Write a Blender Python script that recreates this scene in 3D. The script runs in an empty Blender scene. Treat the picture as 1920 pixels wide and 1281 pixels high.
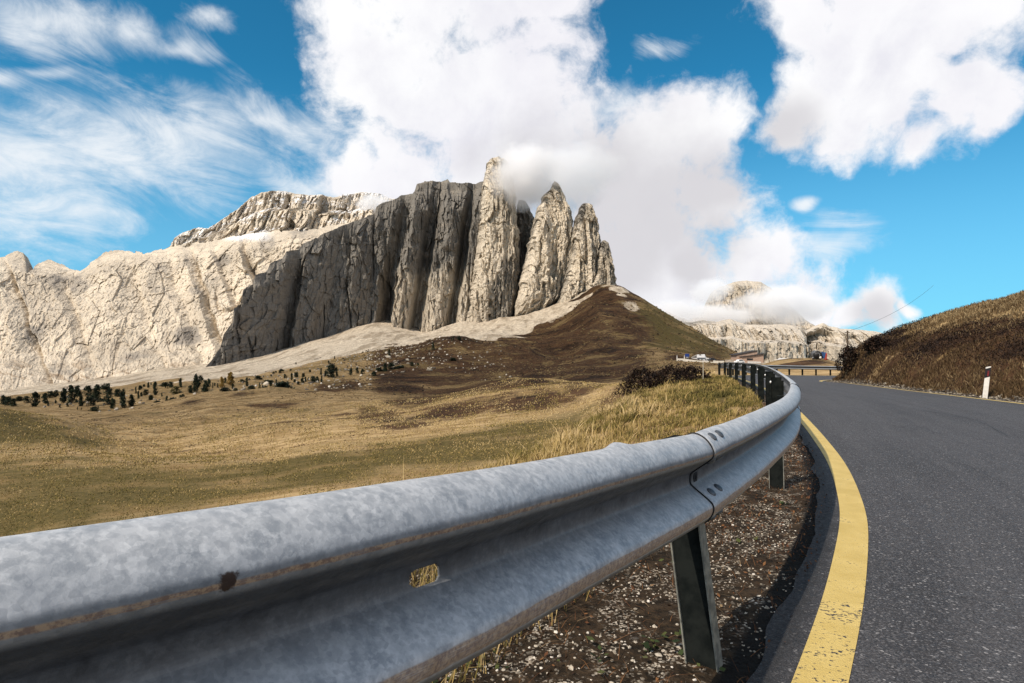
import bpy, math, random
import numpy as np
random.seed(7); RNG = np.random.default_rng(11)
SC = bpy.context.scene
COL = SC.collection
F = 1173.0; CX = 960.0; HY = 662.0; CH = 1.03          # focal length in photo pixels, horizon row, eye height

# ------------------------------------------------------------------ helpers
def link(o, parent=None):
    COL.objects.link(o)
    if parent is not None: o.parent = parent
    return o
def mesh_np(name, V, faces, mat=None, smooth=False, parent=None, attrs=None, mats=None, midx=None):
    """faces: (M,k) int array, or list of such arrays"""
    V = np.asarray(V, np.float32).reshape(-1, 3)
    fl = faces if isinstance(faces, list) else [faces]
    fl = [np.asarray(f, np.int32) for f in fl if len(f)]
    me = bpy.data.meshes.new(name)
    me.vertices.add(len(V)); me.vertices.foreach_set('co', V.ravel())
    loops = np.concatenate([f.ravel() for f in fl])
    tot = np.concatenate([np.full(len(f), f.shape[1], np.int32) for f in fl])
    start = np.concatenate([[0], np.cumsum(tot)[:-1]]).astype(np.int32)
    me.loops.add(len(loops)); me.loops.foreach_set('vertex_index', loops)
    me.polygons.add(len(tot)); me.polygons.foreach_set('loop_start', start)
    me.polygons.foreach_set('use_smooth', np.full(len(tot), bool(smooth)))
    if midx is not None: me.polygons.foreach_set('material_index', np.asarray(midx, np.int32))
    me.update(calc_edges=True)
    if attrs:
        for k, a in attrs.items():
            a = np.asarray(a, np.float32)
            if a.ndim == 1:
                at = me.attributes.new(k, 'FLOAT', 'POINT'); at.data.foreach_set('value', a)
            else:
                at = me.attributes.new(k, 'FLOAT_COLOR', 'POINT'); at.data.foreach_set('color', a.ravel())
    for m in (mats or ([mat] if mat else [])): me.materials.append(m)
    o = bpy.data.objects.new(name, me)
    return link(o, parent)
def empty(name, loc=(0, 0, 0), rz=0.0):
    o = bpy.data.objects.new(name, None); o.empty_display_size = .2
    o.location = loc; o.rotation_euler = (0, 0, rz)
    return link(o)
def tag(o, label=None, cat=None, group=None, kind=None):
    if label: o['label'] = label
    if cat: o['category'] = cat
    if group: o['group'] = group
    if kind: o['kind'] = kind
    return o
def copy_tree(o, parent=None):
    c = o.copy(); COL.objects.link(c); c.parent = parent
    for ch in o.children: copy_tree(ch, c)
    return c
class MB:
    """collects simple solids into one mesh"""
    def __init__(s): s.v = []; s.f = []
    def add(s, V, Fs):
        n = len(s.v); s.v += [tuple(p) for p in V]; s.f += [tuple(i + n for i in q) for q in Fs]; return s
    def box(s, c, size, rot=None, taper=1.0):
        hx, hy, hz = size[0] / 2, size[1] / 2, size[2] / 2
        P = []
        for z in (-1, 1):
            k = 1.0 if z < 0 else taper
            for x, y in ((-1, -1), (1, -1), (1, 1), (-1, 1)):
                p = np.array((x * hx * k, y * hy * k, z * hz))
                if rot is not None: p = rot @ p
                P.append(p + np.array(c))
        return s.add(P, [(3, 2, 1, 0), (4, 5, 6, 7), (0, 1, 5, 4), (1, 2, 6, 5), (2, 3, 7, 6), (3, 0, 4, 7)])
    def tube(s, a, b, r0, r1=None, n=10, cap=True):
        a = np.array(a, float); b = np.array(b, float); r1 = r0 if r1 is None else r1
        d = (b - a) / np.linalg.norm(b - a)
        h = np.array((0, 0, 1.)) if abs(d[2]) < .9 else np.array((1., 0, 0))
        e = np.cross(d, h); e /= np.linalg.norm(e); g = np.cross(d, e)
        P = [];
        for c, r in ((a, r0), (b, r1)):
            for i in range(n):
                t = 2 * math.pi * i / n
                P.append(c + r * (math.cos(t) * e + math.sin(t) * g))
        Q = [(i, (i + 1) % n, n + (i + 1) % n, n + i) for i in range(n)]
        if cap: Q += [tuple(range(n - 1, -1, -1)), tuple(range(n, 2 * n))]
        return s.add(P, Q)
    def prism(s, poly, axis_a, axis_b, o, ext):
        """poly in (a,b) plane, extruded by vector ext"""
        A = np.array(axis_a, float); B = np.array(axis_b, float); o = np.array(o, float); ext = np.array(ext, float)
        n = len(poly)
        P = [o + A * p[0] + B * p[1] for p in poly] + [o + A * p[0] + B * p[1] + ext for p in poly]
        return s.add(P, [tuple(range(n - 1, -1, -1)), tuple(range(n, 2 * n))] + [(i, (i + 1) % n, n + (i + 1) % n, n + i) for i in range(n)])
    def build(s, name, mat, parent=None, smooth=False, bevel=0):
        me = bpy.data.meshes.new(name); me.from_pydata([tuple(map(float, p)) for p in s.v], [], s.f)
        me.materials.append(mat)
        if smooth:
            for p in me.polygons: p.use_smooth = True
        me.update()
        o = bpy.data.objects.new(name, me)
        if bevel:
            m = o.modifiers.new('bevel', 'BEVEL'); m.width = bevel; m.segments = 2; m.limit_method = 'ANGLE'
        return link(o, parent)
def rotz(a):
    c, s = math.cos(a), math.sin(a); return np.array(((c, -s, 0), (s, c, 0), (0, 0, 1)))

# ------------------------------------------------------------------ numpy noise
def _h(ix, iy, iz, seed):
    n = (ix.astype(np.int64) * 374761393 + iy.astype(np.int64) * 668265263 + iz.astype(np.int64) * 2147483647 + seed * 1274126177) & 0xffffffff
    n = ((n ^ (n >> 13)) * 1274126177) & 0xffffffff
    n = ((n ^ (n >> 16)) * 2246822519) & 0xffffffff
    n = n ^ (n >> 15)
    return (n & 0xffffff) / float(0xffffff) * 2 - 1
def noise(x, y, z=None, seed=0):
    x = np.asarray(x, float); y = np.asarray(y, float)
    z = np.zeros_like(x) if z is None else np.asarray(z, float)
    ix, iy, iz = np.floor(x), np.floor(y), np.floor(z)
    fx, fy, fz = x - ix, y - iy, z - iz
    ux, uy, uz = [t * t * t * (t * (t * 6 - 15) + 10) for t in (fx, fy, fz)]
    r = 0
    for a in (0, 1):
        wx = ux if a else 1 - ux
        for b in (0, 1):
            wy = uy if b else 1 - uy
            for c in (0, 1):
                wz = uz if c else 1 - uz
                r = r + wx * wy * wz * _h(ix + a, iy + b, iz + c, seed)
    return r
def fbm(x, y, z=None, seed=0, oct=4, gain=.5, lac=2.03):
    r = 0; a = 1.; t = 0
    for i in range(oct):
        k = lac ** i
        r = r + a * noise(x * k, y * k, None if z is None else z * k, seed + i * 17); t += a; a *= gain
    return r / t
def ridged(x, y, z=None, seed=0, oct=4, gain=.5, lac=2.03):
    r = 0; a = 1.; t = 0
    for i in range(oct):
        k = lac ** i
        r = r + a * (1 - 2 * np.abs(noise(x * k, y * k, None if z is None else z * k, seed + i * 17))); t += a; a *= gain
    return r / t
def facet(x, z, seed=0, tilt=1.0):
    """broken-block noise: every cell is a tilted flat facet"""
    x = np.asarray(x, float); z = np.asarray(z, float); ix, iz = np.floor(x), np.floor(z); o = np.zeros_like(x)
    best = np.full(x.shape, 9e9); out = np.zeros_like(x)
    for a in (-1, 0, 1):
        for b in (-1, 0, 1):
            cx, cz = ix + a, iz + b
            px = cx + .5 + .45 * _h(cx, cz, o, seed); pz = cz + .5 + .45 * _h(cx, cz, o + 1, seed)
            d = (x - px) ** 2 + (z - pz) ** 2; k = d < best
            v = _h(cx, cz, o + 2, seed) + tilt * (_h(cx, cz, o + 3, seed) * (x - px) * 1.6 + _h(cx, cz, o + 4, seed) * (z - pz) * 1.2)
            out = np.where(k, v, out); best = np.where(k, d, best)
    return out
def sstep(a, b, x):
    t = np.clip((np.asarray(x, float) - a) / (b - a), 0, 1); return t * t * (3 - 2 * t)

# ------------------------------------------------------------------ road alignment (plan view, metres; +Y ahead, +X right)
PP = [(-62, -40), (-46, -34), (-30, -24.5), (-16, -15), (-8, -8.0), (-3.8, -3.4), (-2.0, -1.32), (-1.1, -.20), (-.70, .295), (-.48, .563), (-.425, .63), (-.339, .72), (-.19, .905), (-.119, 1.0), (-.015, 1.19),
      (.28, 1.64), (.598, 2.13), (.99, 2.74), (1.38, 3.39), (1.74, 4.02), (2.21, 4.98), (2.6, 5.85), (3.3, 7.6), (4.0, 9.45), (4.86, 11.8),
      (6.05, 15.3), (7.2, 19.0), (8.7, 24), (10.15, 29), (11.4, 33.5), (12.7, 38.4), (14.9, 43), (18.4, 47.2), (23.5, 49.8), (30, 51), (40, 50.6), (56, 47)]
def spline(P, step):
    P = np.array(P, float); out = []
    for i in range(len(P) - 1):
        p0 = P[max(i - 1, 0)]; p1 = P[i]; p2 = P[i + 1]; p3 = P[min(i + 2, len(P) - 1)]
        d1 = np.linalg.norm(p2 - p1)
        d0 = max(np.linalg.norm(p1 - p0), 1e-6) if i else d1; d2 = max(np.linalg.norm(p3 - p2), 1e-6) if i < len(P) - 2 else d1
        m1 = ((p2 - p1) / d1 * d0 + (p1 - p0) / d0 * d1) / (d0 + d1) if i else (p2 - p1) / d1
        m2 = ((p3 - p2) / d2 * d1 + (p2 - p1) / d1 * d2) / (d2 + d1) if i < len(P) - 2 else (p2 - p1) / d1
        n = max(2, int(d1 / .01))
        t = np.linspace(0, 1, n, endpoint=False)[:, None]
        out.append((2*t**3-3*t**2+1)*p1 + (t**3-2*t**2+t)*m1*d1 + (-2*t**3+3*t**2)*p2 + (t**3-t**2)*m2*d1)
    Q = np.vstack(out + [P[-1:]])
    s = np.concatenate([[0], np.cumsum(np.linalg.norm(np.diff(Q, axis=0), axis=1))])
    ss = np.arange(0, s[-1], step)
    return np.stack([np.interp(ss, s, Q[:, 0]), np.interp(ss, s, Q[:, 1])], 1), ss
PATH, PS = spline(PP, .05)
_k = np.ones(9) / 9                                       # soften kinks
for _ in range(2):
    pad = np.vstack([np.repeat(PATH[:1], 4, 0), PATH, np.repeat(PATH[-1:], 4, 0)])
    PATH = np.stack([np.convolve(pad[:, 0], _k, 'valid'), np.convolve(pad[:, 1], _k, 'valid')], 1)
TAN = np.gradient(PATH, axis=0); TAN /= np.linalg.norm(TAN, axis=1)[:, None]
RGT = np.stack([TAN[:, 1], -TAN[:, 0]], 1)
S0 = PS[np.argmin(np.hypot(PATH[:, 0] - .615, PATH[:, 1] - 2.155))]          # station of the first splice
def s_at_Y(Y):                                            # station where the alignment passes depth Y (before the bend)
    k = (PS > S0 - 8) & (PATH[:, 1] < 46); return np.interp(Y, PATH[k, 1], PS[k])
def at(s):
    p = np.array((np.interp(s, PS, PATH[:, 0]), np.interp(s, PS, PATH[:, 1])))
    t = np.array((np.interp(s, PS, TAN[:, 0]), np.interp(s, PS, TAN[:, 1]))); t /= np.linalg.norm(t)
    return p, t, np.array((t[1], -t[0]))
_zs = [s_at_Y(v) for v in (-1, 16, 24, 33, 39)] + [S0 + 54, S0 + 62, S0 + 90]
def zleft(s): return np.interp(s, _zs, [0, 0, -.08, -.2, -.38, -.72, -.86, -1.0])
def cross(s): return np.interp(s, _zs, [-.012, -.025, -.042, -.05, -.05, -.03, -.02, -.02])
ZR = ([S0 - 30, S0 - 2.4, S0 - 1.45, S0 - 1.0, S0, S0 + 1.6, S0 + 200], [.16, .14, .092, .062, .006, 0, 0])
def zrail(s): return zleft(s) + np.interp(s, *ZR)         # rail sits a little higher beside the camera
def road_z(s, d): return zleft(s) + d * cross(s)
def near_path(X, Y, chunk=40000, stride=6):
    P = PATH[::stride]; R = RGT[::stride]; Sx = PS[::stride]; T = TAN[::stride]
    s = np.empty(len(X)); d = np.empty(len(X))
    for a in range(0, len(X), chunk):
        x = X[a:a + chunk, None] - P[None, :, 0]; y = Y[a:a + chunk, None] - P[None, :, 1]
        i = np.argmin(x * x + y * y, 1); j = np.arange(len(i))
        dx, dy = x[j, i], y[j, i]
        along = dx * T[i, 0] + dy * T[i, 1]
        s[a:a + chunk] = Sx[i] + np.clip(along, -.6, .6)
        lat = dx * R[i, 0] + dy * R[i, 1]
        far = np.hypot(dx, dy)
        d[a:a + chunk] = np.where(np.abs(along) < 1.0, lat, np.sign(lat) * far)
    return s, d

# ------------------------------------------------------------------ terrain heights
# per azimuth column: (depth in metres, photo row of the ground there) -> height
TC = {
 -700: [(10, 1250), (20, 1060), (30, 960), (45, 885), (60, 840), (80, 800), (100, 770), (118, 755), (135, 768), (160, 790), (200, 790), (240, 772), (300, 752), (420, 745), (600, 740), (900, 735)],
 0:    [(10, 1250), (20, 1060), (30, 960), (45, 885), (60, 850), (80, 812), (100, 780), (118, 763), (135, 775), (160, 800), (200, 790), (240, 772), (300, 750), (420, 741), (600, 735), (900, 730)],
 120:  [(10, 1250), (20, 1030), (30, 945), (45, 880), (60, 850), (80, 815), (95, 792), (105, 786), (120, 800), (150, 800), (180, 785), (220, 774), (260, 757), (300, 742), (420, 728), (600, 720), (900, 715)],
 210:  [(10, 1240), (20, 1015), (30, 937), (45, 877), (60, 853), (75, 838), (90, 825), (104, 818), (125, 806), (150, 790), (180, 776), (200, 773), (230, 776), (260, 760), (300, 735), (420, 722), (600, 712), (900, 705)],
 300:  [(10, 1230), (20, 1000), (30, 930), (45, 875), (60, 855), (70, 851), (74, 843), (95, 822), (130, 790), (170, 762), (190, 757), (215, 768), (240, 767), (270, 747), (300, 728), (420, 712), (600, 700), (900, 690)],
 400:  [(10, 1220), (20, 980), (30, 921), (45, 872), (58, 855), (66, 852), (69, 840), (90, 812), (120, 782), (155, 750), (178, 741), (190, 740), (215, 750), (250, 747), (275, 732), (315, 716), (430, 702), (600, 690), (900, 680)],
 500:  [(10, 1200), (20, 960), (30, 912), (45, 870), (58, 853), (63, 848), (66, 837), (85, 805), (110, 775), (140, 750), (170, 733), (180, 731), (210, 738), (250, 736), (280, 719), (330, 705), (450, 690), (600, 676), (900, 660)],
 600:  [(10, 1180), (20, 945), (30, 900), (45, 858), (58, 835), (64, 826), (80, 802), (105, 772), (135, 748), (165, 731), (175, 730), (205, 739), (250, 730), (290, 712), (350, 688), (420, 672), (500, 668), (620, 650), (900, 632)],
 700:  [(10, 1160), (20, 935), (30, 890), (45, 850), (55, 830), (70, 804), (90, 780), (120, 757), (155, 737), (168, 735), (190, 745), (230, 735), (280, 713), (330, 690), (400, 660), (450, 646), (500, 648), (620, 636), (800, 612), (950, 592)],
 790:  [(10, 1150), (20, 932), (30, 885), (45, 842), (56, 818), (72, 793), (92, 770), (122, 749), (150, 738), (160, 738), (190, 750), (230, 738), (290, 706), (350, 676), (410, 646), (450, 636), (500, 640), (620, 638), (800, 628), (950, 610)],
 860:  [(10, 1150), (20, 930), (30, 880), (45, 835), (58, 805), (75, 782), (100, 752), (125, 737), (135, 736), (170, 758), (230, 738), (300, 700), (360, 665), (430, 635), (460, 630), (510, 640), (640, 634), (840, 606), (950, 596)],
 960:  [(10, 1150), (20, 910), (30, 868), (45, 823), (60, 792), (80, 762), (105, 732), (130, 714), (138, 712), (165, 730), (240, 715), (320, 688), (380, 664), (420, 652), (470, 652), (540, 640), (640, 625), (760, 610), (880, 590), (950, 575)],
 1040: [(10, 1150), (20, 905), (30, 864), (45, 817), (60, 783), (80, 749), (102, 724), (118, 714), (126, 714), (150, 728), (215, 712), (290, 693), (350, 678), (400, 668), (470, 650), (560, 628), (680, 602), (800, 578), (880, 566), (960, 556)],
 1080: [(10, 1130), (20, 905), (30, 862), (45, 815), (60, 780), (80, 745), (100, 722), (112, 715), (130, 725), (200, 711), (280, 694), (340, 680), (420, 658), (520, 628), (650, 593), (760, 563), (840, 545), (900, 545)],
 1120: [(10, 1110), (20, 895), (30, 852), (45, 803), (60, 765), (80, 732), (98, 718), (106, 716), (122, 724), (185, 711), (250, 697), (310, 682), (400, 658), (520, 615), (640, 575), (740, 543), (800, 527), (860, 530)],
 1160: [(10, 1080), (20, 880), (30, 840), (45, 790), (60, 750), (80, 722), (95, 716), (110, 722), (170, 712), (220, 705), (280, 691), (350, 674), (450, 640), (560, 600), (680, 556), (760, 528), (810, 534), (1000, 600)],
 1210: [(10, 1000), (20, 830), (30, 795), (45, 757), (60, 735), (85, 718), (110, 715), (150, 708), (200, 693), (250, 680), (330, 668), (430, 650), (540, 617), (650, 576), (740, 556), (790, 565), (1000, 620)],
 1250: [(10, 900), (20, 800), (30, 762), (45, 735), (60, 723), (90, 712), (130, 705), (180, 690), (230, 677), (260, 676), (330, 669), (420, 655), (520, 633), (640, 598), (720, 586), (770, 598), (1000, 640)],
 1330: [(10, 850), (20, 765), (28, 737), (40, 716), (60, 705), (100, 694), (200, 684), (250, 680), (350, 678), (420, 672), (520, 655), (640, 634), (700, 633), (760, 645), (1000, 662)],
 1400: [(10, 830), (20, 745), (35, 713), (60, 706), (100, 697), (200, 685), (250, 681), (330, 680), (420, 676), (520, 666), (600, 665), (700, 676), (1000, 680)],
 1450: [(10, 800), (20, 740), (50, 706), (56, 704), (70, 694), (90, 682), (100, 678), (120, 684), (200, 688), (400, 690), (1000, 690)],
 1500: [(10, 800), (20, 740), (50, 706), (56, 703), (68, 691), (85, 678), (95, 674), (110, 680), (160, 690), (400, 695), (1000, 695)],
 1535: [(10, 800), (20, 740), (50, 706), (56, 703), (68, 690), (85, 676), (95, 672), (110, 678), (160, 690), (400, 700), (1000, 700)],
 1562: [(10, 790), (31, 718), (34, 713), (37, 709), (40, 706), (44, 704), (52, 704), (70, 691), (85, 682), (95, 679), (110, 684), (160, 692), (400, 700), (1000, 700)],
 1580: [(10, 790), (29, 722), (32, 716), (34, 703), (36, 688), (38, 678), (39.5, 677), (43, 690), (48, 703), (70, 695), (95, 685), (120, 692), (400, 700), (1000, 700)],
 1605: [(10, 800), (27, 727), (29.5, 719), (31.2, 700), (33.5, 676), (35.5, 660), (37.5, 653), (39.5, 656), (44, 695), (50, 703), (80, 695), (200, 700), (1000, 700)],
 1640: [(10, 820), (24, 731), (26.5, 726), (28.5, 706), (31, 675), (34, 648), (36.5, 636), (38.5, 636), (44, 692), (50, 703), (80, 695), (200, 700), (1000, 700)],
 1700: [(10, 850), (21, 741), (22.6, 736), (25, 706), (28, 670), (31, 640), (34, 621), (37, 613), (39, 615), (45, 690), (50, 702), (80, 695), (200, 690), (1000, 690)],
 1800: [(10, 850), (17, 752), (18.6, 740), (21, 700), (25, 645), (29, 607), (33, 587), (36, 580), (39, 586), (45, 680), (50, 700), (80, 690), (200, 680), (1000, 690)],
 1920: [(9, 850), (13, 766), (14.7, 754), (17, 705), (21, 640), (26, 588), (30, 560), (34, 548), (38, 556), (44, 660), (50, 695), (80, 690), (200, 680), (1000, 690)],
 2200: [(6, 900), (9.5, 800), (11, 775), (14, 690), (18, 600), (23, 530), (28, 495), (34, 480), (40, 520), (50, 650), (80, 670), (200, 670), (1000, 690)],
 2900: [(4, 1000), (6, 860), (8, 760), (11, 640), (15, 530), (20, 450), (26, 410), (34, 400), (50, 480), (80, 560), (200, 640), (1000, 690)],
}
_cols = sorted(TC)
_cphi = np.array([math.atan((c - CX) / F) for c in _cols])
RR = np.exp(np.arange(math.log(.6), math.log(1500), .0095))
_tab = []
for c in _cols:
    u = (c - CX) / F; k = math.sqrt(1 + u * u)
    Yv = np.array([e[0] for e in TC[c]], float); yv = np.array([e[1] for e in TC[c]], float)
    z = CH - Yv * (yv - HY) / F
    lr = np.log(Yv * k)
    # monotone-ish smooth interpolation in log distance
    _tab.append(np.interp(np.log(RR), lr, z))
_tab = np.array(_tab)
_g = np.exp(-.5 * (np.arange(-5, 6) / 2.0) ** 2); _g /= _g.sum()
_tab = np.array([np.convolve(np.pad(t, 5, mode='edge'), _g, 'valid') for t in _tab])
PHF = np.linspace(_cphi[0], _cphi[-1], 1600)
def _interp_phi(tab):
    out = np.empty((len(PHF), tab.shape[1]))
    i = np.clip(np.searchsorted(_cphi, PHF, 'right') - 1, 0, len(_cphi) - 2)
    t = ((PHF - _cphi[i]) / (_cphi[i + 1] - _cphi[i]))[:, None]
    return tab[i] * (1 - t) + tab[i + 1] * t
TFINE = _interp_phi(_tab)
_g = np.exp(-.5 * (np.arange(-18, 19) / 7.0) ** 2); _g /= _g.sum()
TFINE = np.apply_along_axis(lambda c: np.convolve(np.pad(c, 18, mode='edge'), _g, 'valid'), 0, TFINE)
def table_z(phi, r):
    a = np.clip((phi - PHF[0]) / (PHF[1] - PHF[0]), 0, len(PHF) - 1.001); b = np.clip((np.log(r) - math.log(RR[0])) / .0095, 0, len(RR) - 1.001)
    ia = a.astype(int); ib = b.astype(int); fa = a - ia; fb = b - ib
    return (TFINE[ia, ib] * (1 - fa) + TFINE[ia + 1, ib] * fa) * (1 - fb) + (TFINE[ia, ib + 1] * (1 - fa) + TFINE[ia + 1, ib + 1] * fa) * fb
def softmax2(a, b, k): h = np.clip(.5 + .5 * (a - b) / k, 0, 1); return b + (a - b) * h + k * h * (1 - h)
ROADW = 6.02
def ground(X, Y, detail=True):
    """terrain height; also returns station, offset from the rail line"""
    X = np.asarray(X, float).ravel(); Y = np.asarray(Y, float).ravel()
    r = np.maximum(np.hypot(X, Y), .6); phi = np.arctan2(X, Y)
    back = sstep(1.25, 1.9, np.abs(phi))
    T = table_z(phi, r)
    T = np.where(phi > 0, T * (1 - back) + back * np.minimum(T, 2.0), T)
    s = np.zeros(len(X)); d = np.full(len(X), -500.)
    nr = r < 150
    s[nr], d[nr] = near_path(X[nr], Y[nr])
    if detail:
        a = sstep(14, 40, r)
        T = T + a * (.22 * fbm(X / 9, Y / 9, seed=3, oct=4) + (1.3 * sstep(50, 110, r) * fbm(X / 24, Y / 24, seed=14, oct=4) + .9 * sstep(60, 200, r) * fbm(X / 38, Y / 38, seed=4, oct=4))
                     + 8.5 * sstep(180, 420, r) * (ridged(X / 80 + .5, Y / 150, seed=5, oct=5) - .42) * (1 - .55 * sstep(-.12, -.3, phi)) * sstep(1500, 900, r) * np.clip(1 - np.abs(phi + .02) / .55, 0.25, 1))
    Z = T.copy()
    zl = zleft(s); rz = road_z(s, np.clip(d, -1, 6.5))
    n1 = np.zeros(len(X))
    if detail and nr.any():
        n1[nr] = .05 * fbm(X[nr] / .7, Y[nr] / .7, seed=8, oct=4) + .10 * fbm(X[nr] / 2.6, Y[nr] / 2.6, seed=9, oct=3)
    e = -d - .55
    drop = np.where(e < 3.0, .10 * e + .02 * e * e, .48 + .58 * (e - 3.0))
    bank = zl - .03 - drop + n1 * sstep(0, 1.0, e) * 1.3
    left = nr & (d < -.55)
    Z[left] = softmax2(bank, T, .35)[left]
    verge = nr & (d >= -.55) & (d < .30)
    micro = .5 * n1
    vz = rz - .020 + .013 * sstep(-.05, .2, d) + micro * .35 * sstep(.25, .0, d)
    Z[verge] = vz[verge]
    bl = nr & (d >= -.9) & (d < -.55)                   # soften the join
    t = sstep(-.9, -.55, d)
    Z[bl] = (softmax2(bank, T, .35) * (1 - t) + vz * t)[bl]
    rd = nr & (d >= .30) & (d < ROADW + .25)
    Z[rd] = (rz - .05)[rd]
    rt = nr & (d >= ROADW - .1)
    t = sstep(ROADW + .02, ROADW + 1.6, d)
    zr_ = road_z(s, np.full(len(X), ROADW)) - .045
    Z[rt] = (zr_ * (1 - t) + (T + n1 * 1.5) * t)[rt]
    return Z, s, d, T
def gz(x, y): return float(ground(np.array([x]), np.array([y]))[0][0])
def hit(px, py, rmin, rmax=900):
    """first place along a sight azimuth, beyond rmin, where the ground stands at that photo row"""
    u = (px - CX) / F; Y = np.exp(np.linspace(math.log(rmin), math.log(rmax), 500))
    z = ground(u * Y, Y)[0]; row = HY - (z - CH) * F / Y
    k = np.where(row <= py)[0]
    i = k[0] if len(k) else int(np.argmin(row))
    return u * Y[i], Y[i], z[i]
def P3(px, py, Y): return np.array(((px - CX) / F * Y, Y, CH - (py - HY) * Y / F))
# ------------------------------------------------------------------ node helpers
class NT:
    def __init__(s, mat): s.m = mat; s.t = mat.node_tree; s.n = s.t.nodes; s.l = s.t.links
    def node(s, typ, **kw):
        nd = s.n.new(typ)
        for k, v in kw.items(): setattr(nd, k, v)
        return nd
    def set(s, sock, v):
        if hasattr(v, 'is_output') or isinstance(v, bpy.types.NodeSocket): s.l.new(v, sock)
        else: sock.default_value = v
    def math(s, op, a, b=0.0, c=None, clamp=False):
        nd = s.node('ShaderNodeMath', operation=op); nd.use_clamp = clamp
        s.set(nd.inputs[0], a); s.set(nd.inputs[1], b)
        if c is not None: s.set(nd.inputs[2], c)
        return nd.outputs[0]
    def vec(s, op, a, b=None):
        nd = s.node('ShaderNodeVectorMath', operation=op); s.set(nd.inputs[0], a)
        if b is not None: s.set(nd.inputs[1], b)
        return nd.outputs['Value'] if op in ('DISTANCE', 'LENGTH', 'DOT_PRODUCT') else nd.outputs[0]
    def scale(s, v, k):
        return s.vec('MULTIPLY', v, k if isinstance(k, (tuple, list)) else (k, k, k))
    def noise(s, v, scale=1.0, detail=4, rough=.55, dist=0.0, ntype='FBM', lac=2.0):
        nd = s.node('ShaderNodeTexNoise', noise_dimensions='3D'); nd.noise_type = ntype
        s.l.new(v, nd.inputs['Vector'])
        nd.inputs['Scale'].default_value = scale; nd.inputs['Detail'].default_value = detail
        nd.inputs['Roughness'].default_value = rough; nd.inputs['Distortion'].default_value = dist; nd.inputs['Lacunarity'].default_value = lac
        return nd.outputs[0]
    def voro(s, v, scale=1.0, feature='F1', out='Distance', rnd=1.0):
        nd = s.node('ShaderNodeTexVoronoi', feature=feature); s.l.new(v, nd.inputs['Vector']); nd.inputs['Scale'].default_value = scale
        nd.inputs['Randomness'].default_value = rnd
        return nd.outputs[out]
    def ramp(s, f, a, b, va=0.0, vb=1.0, smooth=True):
        nd = s.node('ShaderNodeMapRange', interpolation_type='SMOOTHSTEP' if smooth else 'LINEAR')
        s.set(nd.inputs[0], f)
        for i, v in zip((1, 2, 3, 4), (a, b, va, vb)): s.set(nd.inputs[i], v)
        return nd.outputs[0]
    def mix(s, f, a, b, blend='MIX'):
        nd = s.node('ShaderNodeMix', data_type='RGBA', blend_type=blend)
        s.set(nd.inputs[0], f); s.set(nd.inputs[6], rgb(a)); s.set(nd.inputs[7], rgb(b)); return nd.outputs[2]
    def attr(s, name, out='Fac'):
        nd = s.node('ShaderNodeAttribute', attribute_name=name); return nd.outputs[out]
    def pos(s): return s.node('ShaderNodeNewGeometry').outputs['Position']
    def obj(s): return s.node('ShaderNodeTexCoord').outputs['Object']
    def sep(s, v):
        nd = s.node('ShaderNodeSeparateXYZ'); s.l.new(v, nd.inputs[0]); return nd.outputs
    def comb(s, x, y, z):
        nd = s.node('ShaderNodeCombineXYZ')
        for i, v in enumerate((x, y, z)): s.set(nd.inputs[i], v)
        return nd.outputs[0]
    def bump(s, h, strength=.5, dist=.01, normal=None):
        nd = s.node('ShaderNodeBump'); s.set(nd.inputs['Height'], h); s.set(nd.inputs['Strength'], strength); s.set(nd.inputs['Distance'], dist)
        if normal is not None: s.l.new(normal, nd.inputs['Normal'])
        return nd.outputs[0]
def rgb(c):
    if isinstance(c, (tuple, list)): return tuple(c) if len(c) == 4 else tuple(c) + (1.0,)
    return c
def material(name, color=(.5, .5, .5), rough=.8, metal=0.0, spec=.3):
    m = bpy.data.materials.new(name); m.use_nodes = True
    nt = NT(m); b = nt.n['Principled BSDF']
    b.inputs['Base Color'].default_value = rgb(color); b.inputs['Roughness'].default_value = rough
    b.inputs['Metallic'].default_value = metal; b.inputs['Specular IOR Level'].default_value = spec
    return m, nt, b
def noisy(name, c1, c2, scale, rough=.8, metal=0.0, spec=.3, bump=.0, detail=5):
    m, nt, b = material(name, c1, rough, metal, spec)
    n = nt.noise(nt.obj(), scale, detail, .6)
    nt.set(b.inputs['Base Color'], nt.mix(nt.ramp(n, .35, .65), c1, c2))
    if bump: nt.set(b.inputs['Normal'], nt.bump(n, bump, .01))
    return m

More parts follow.
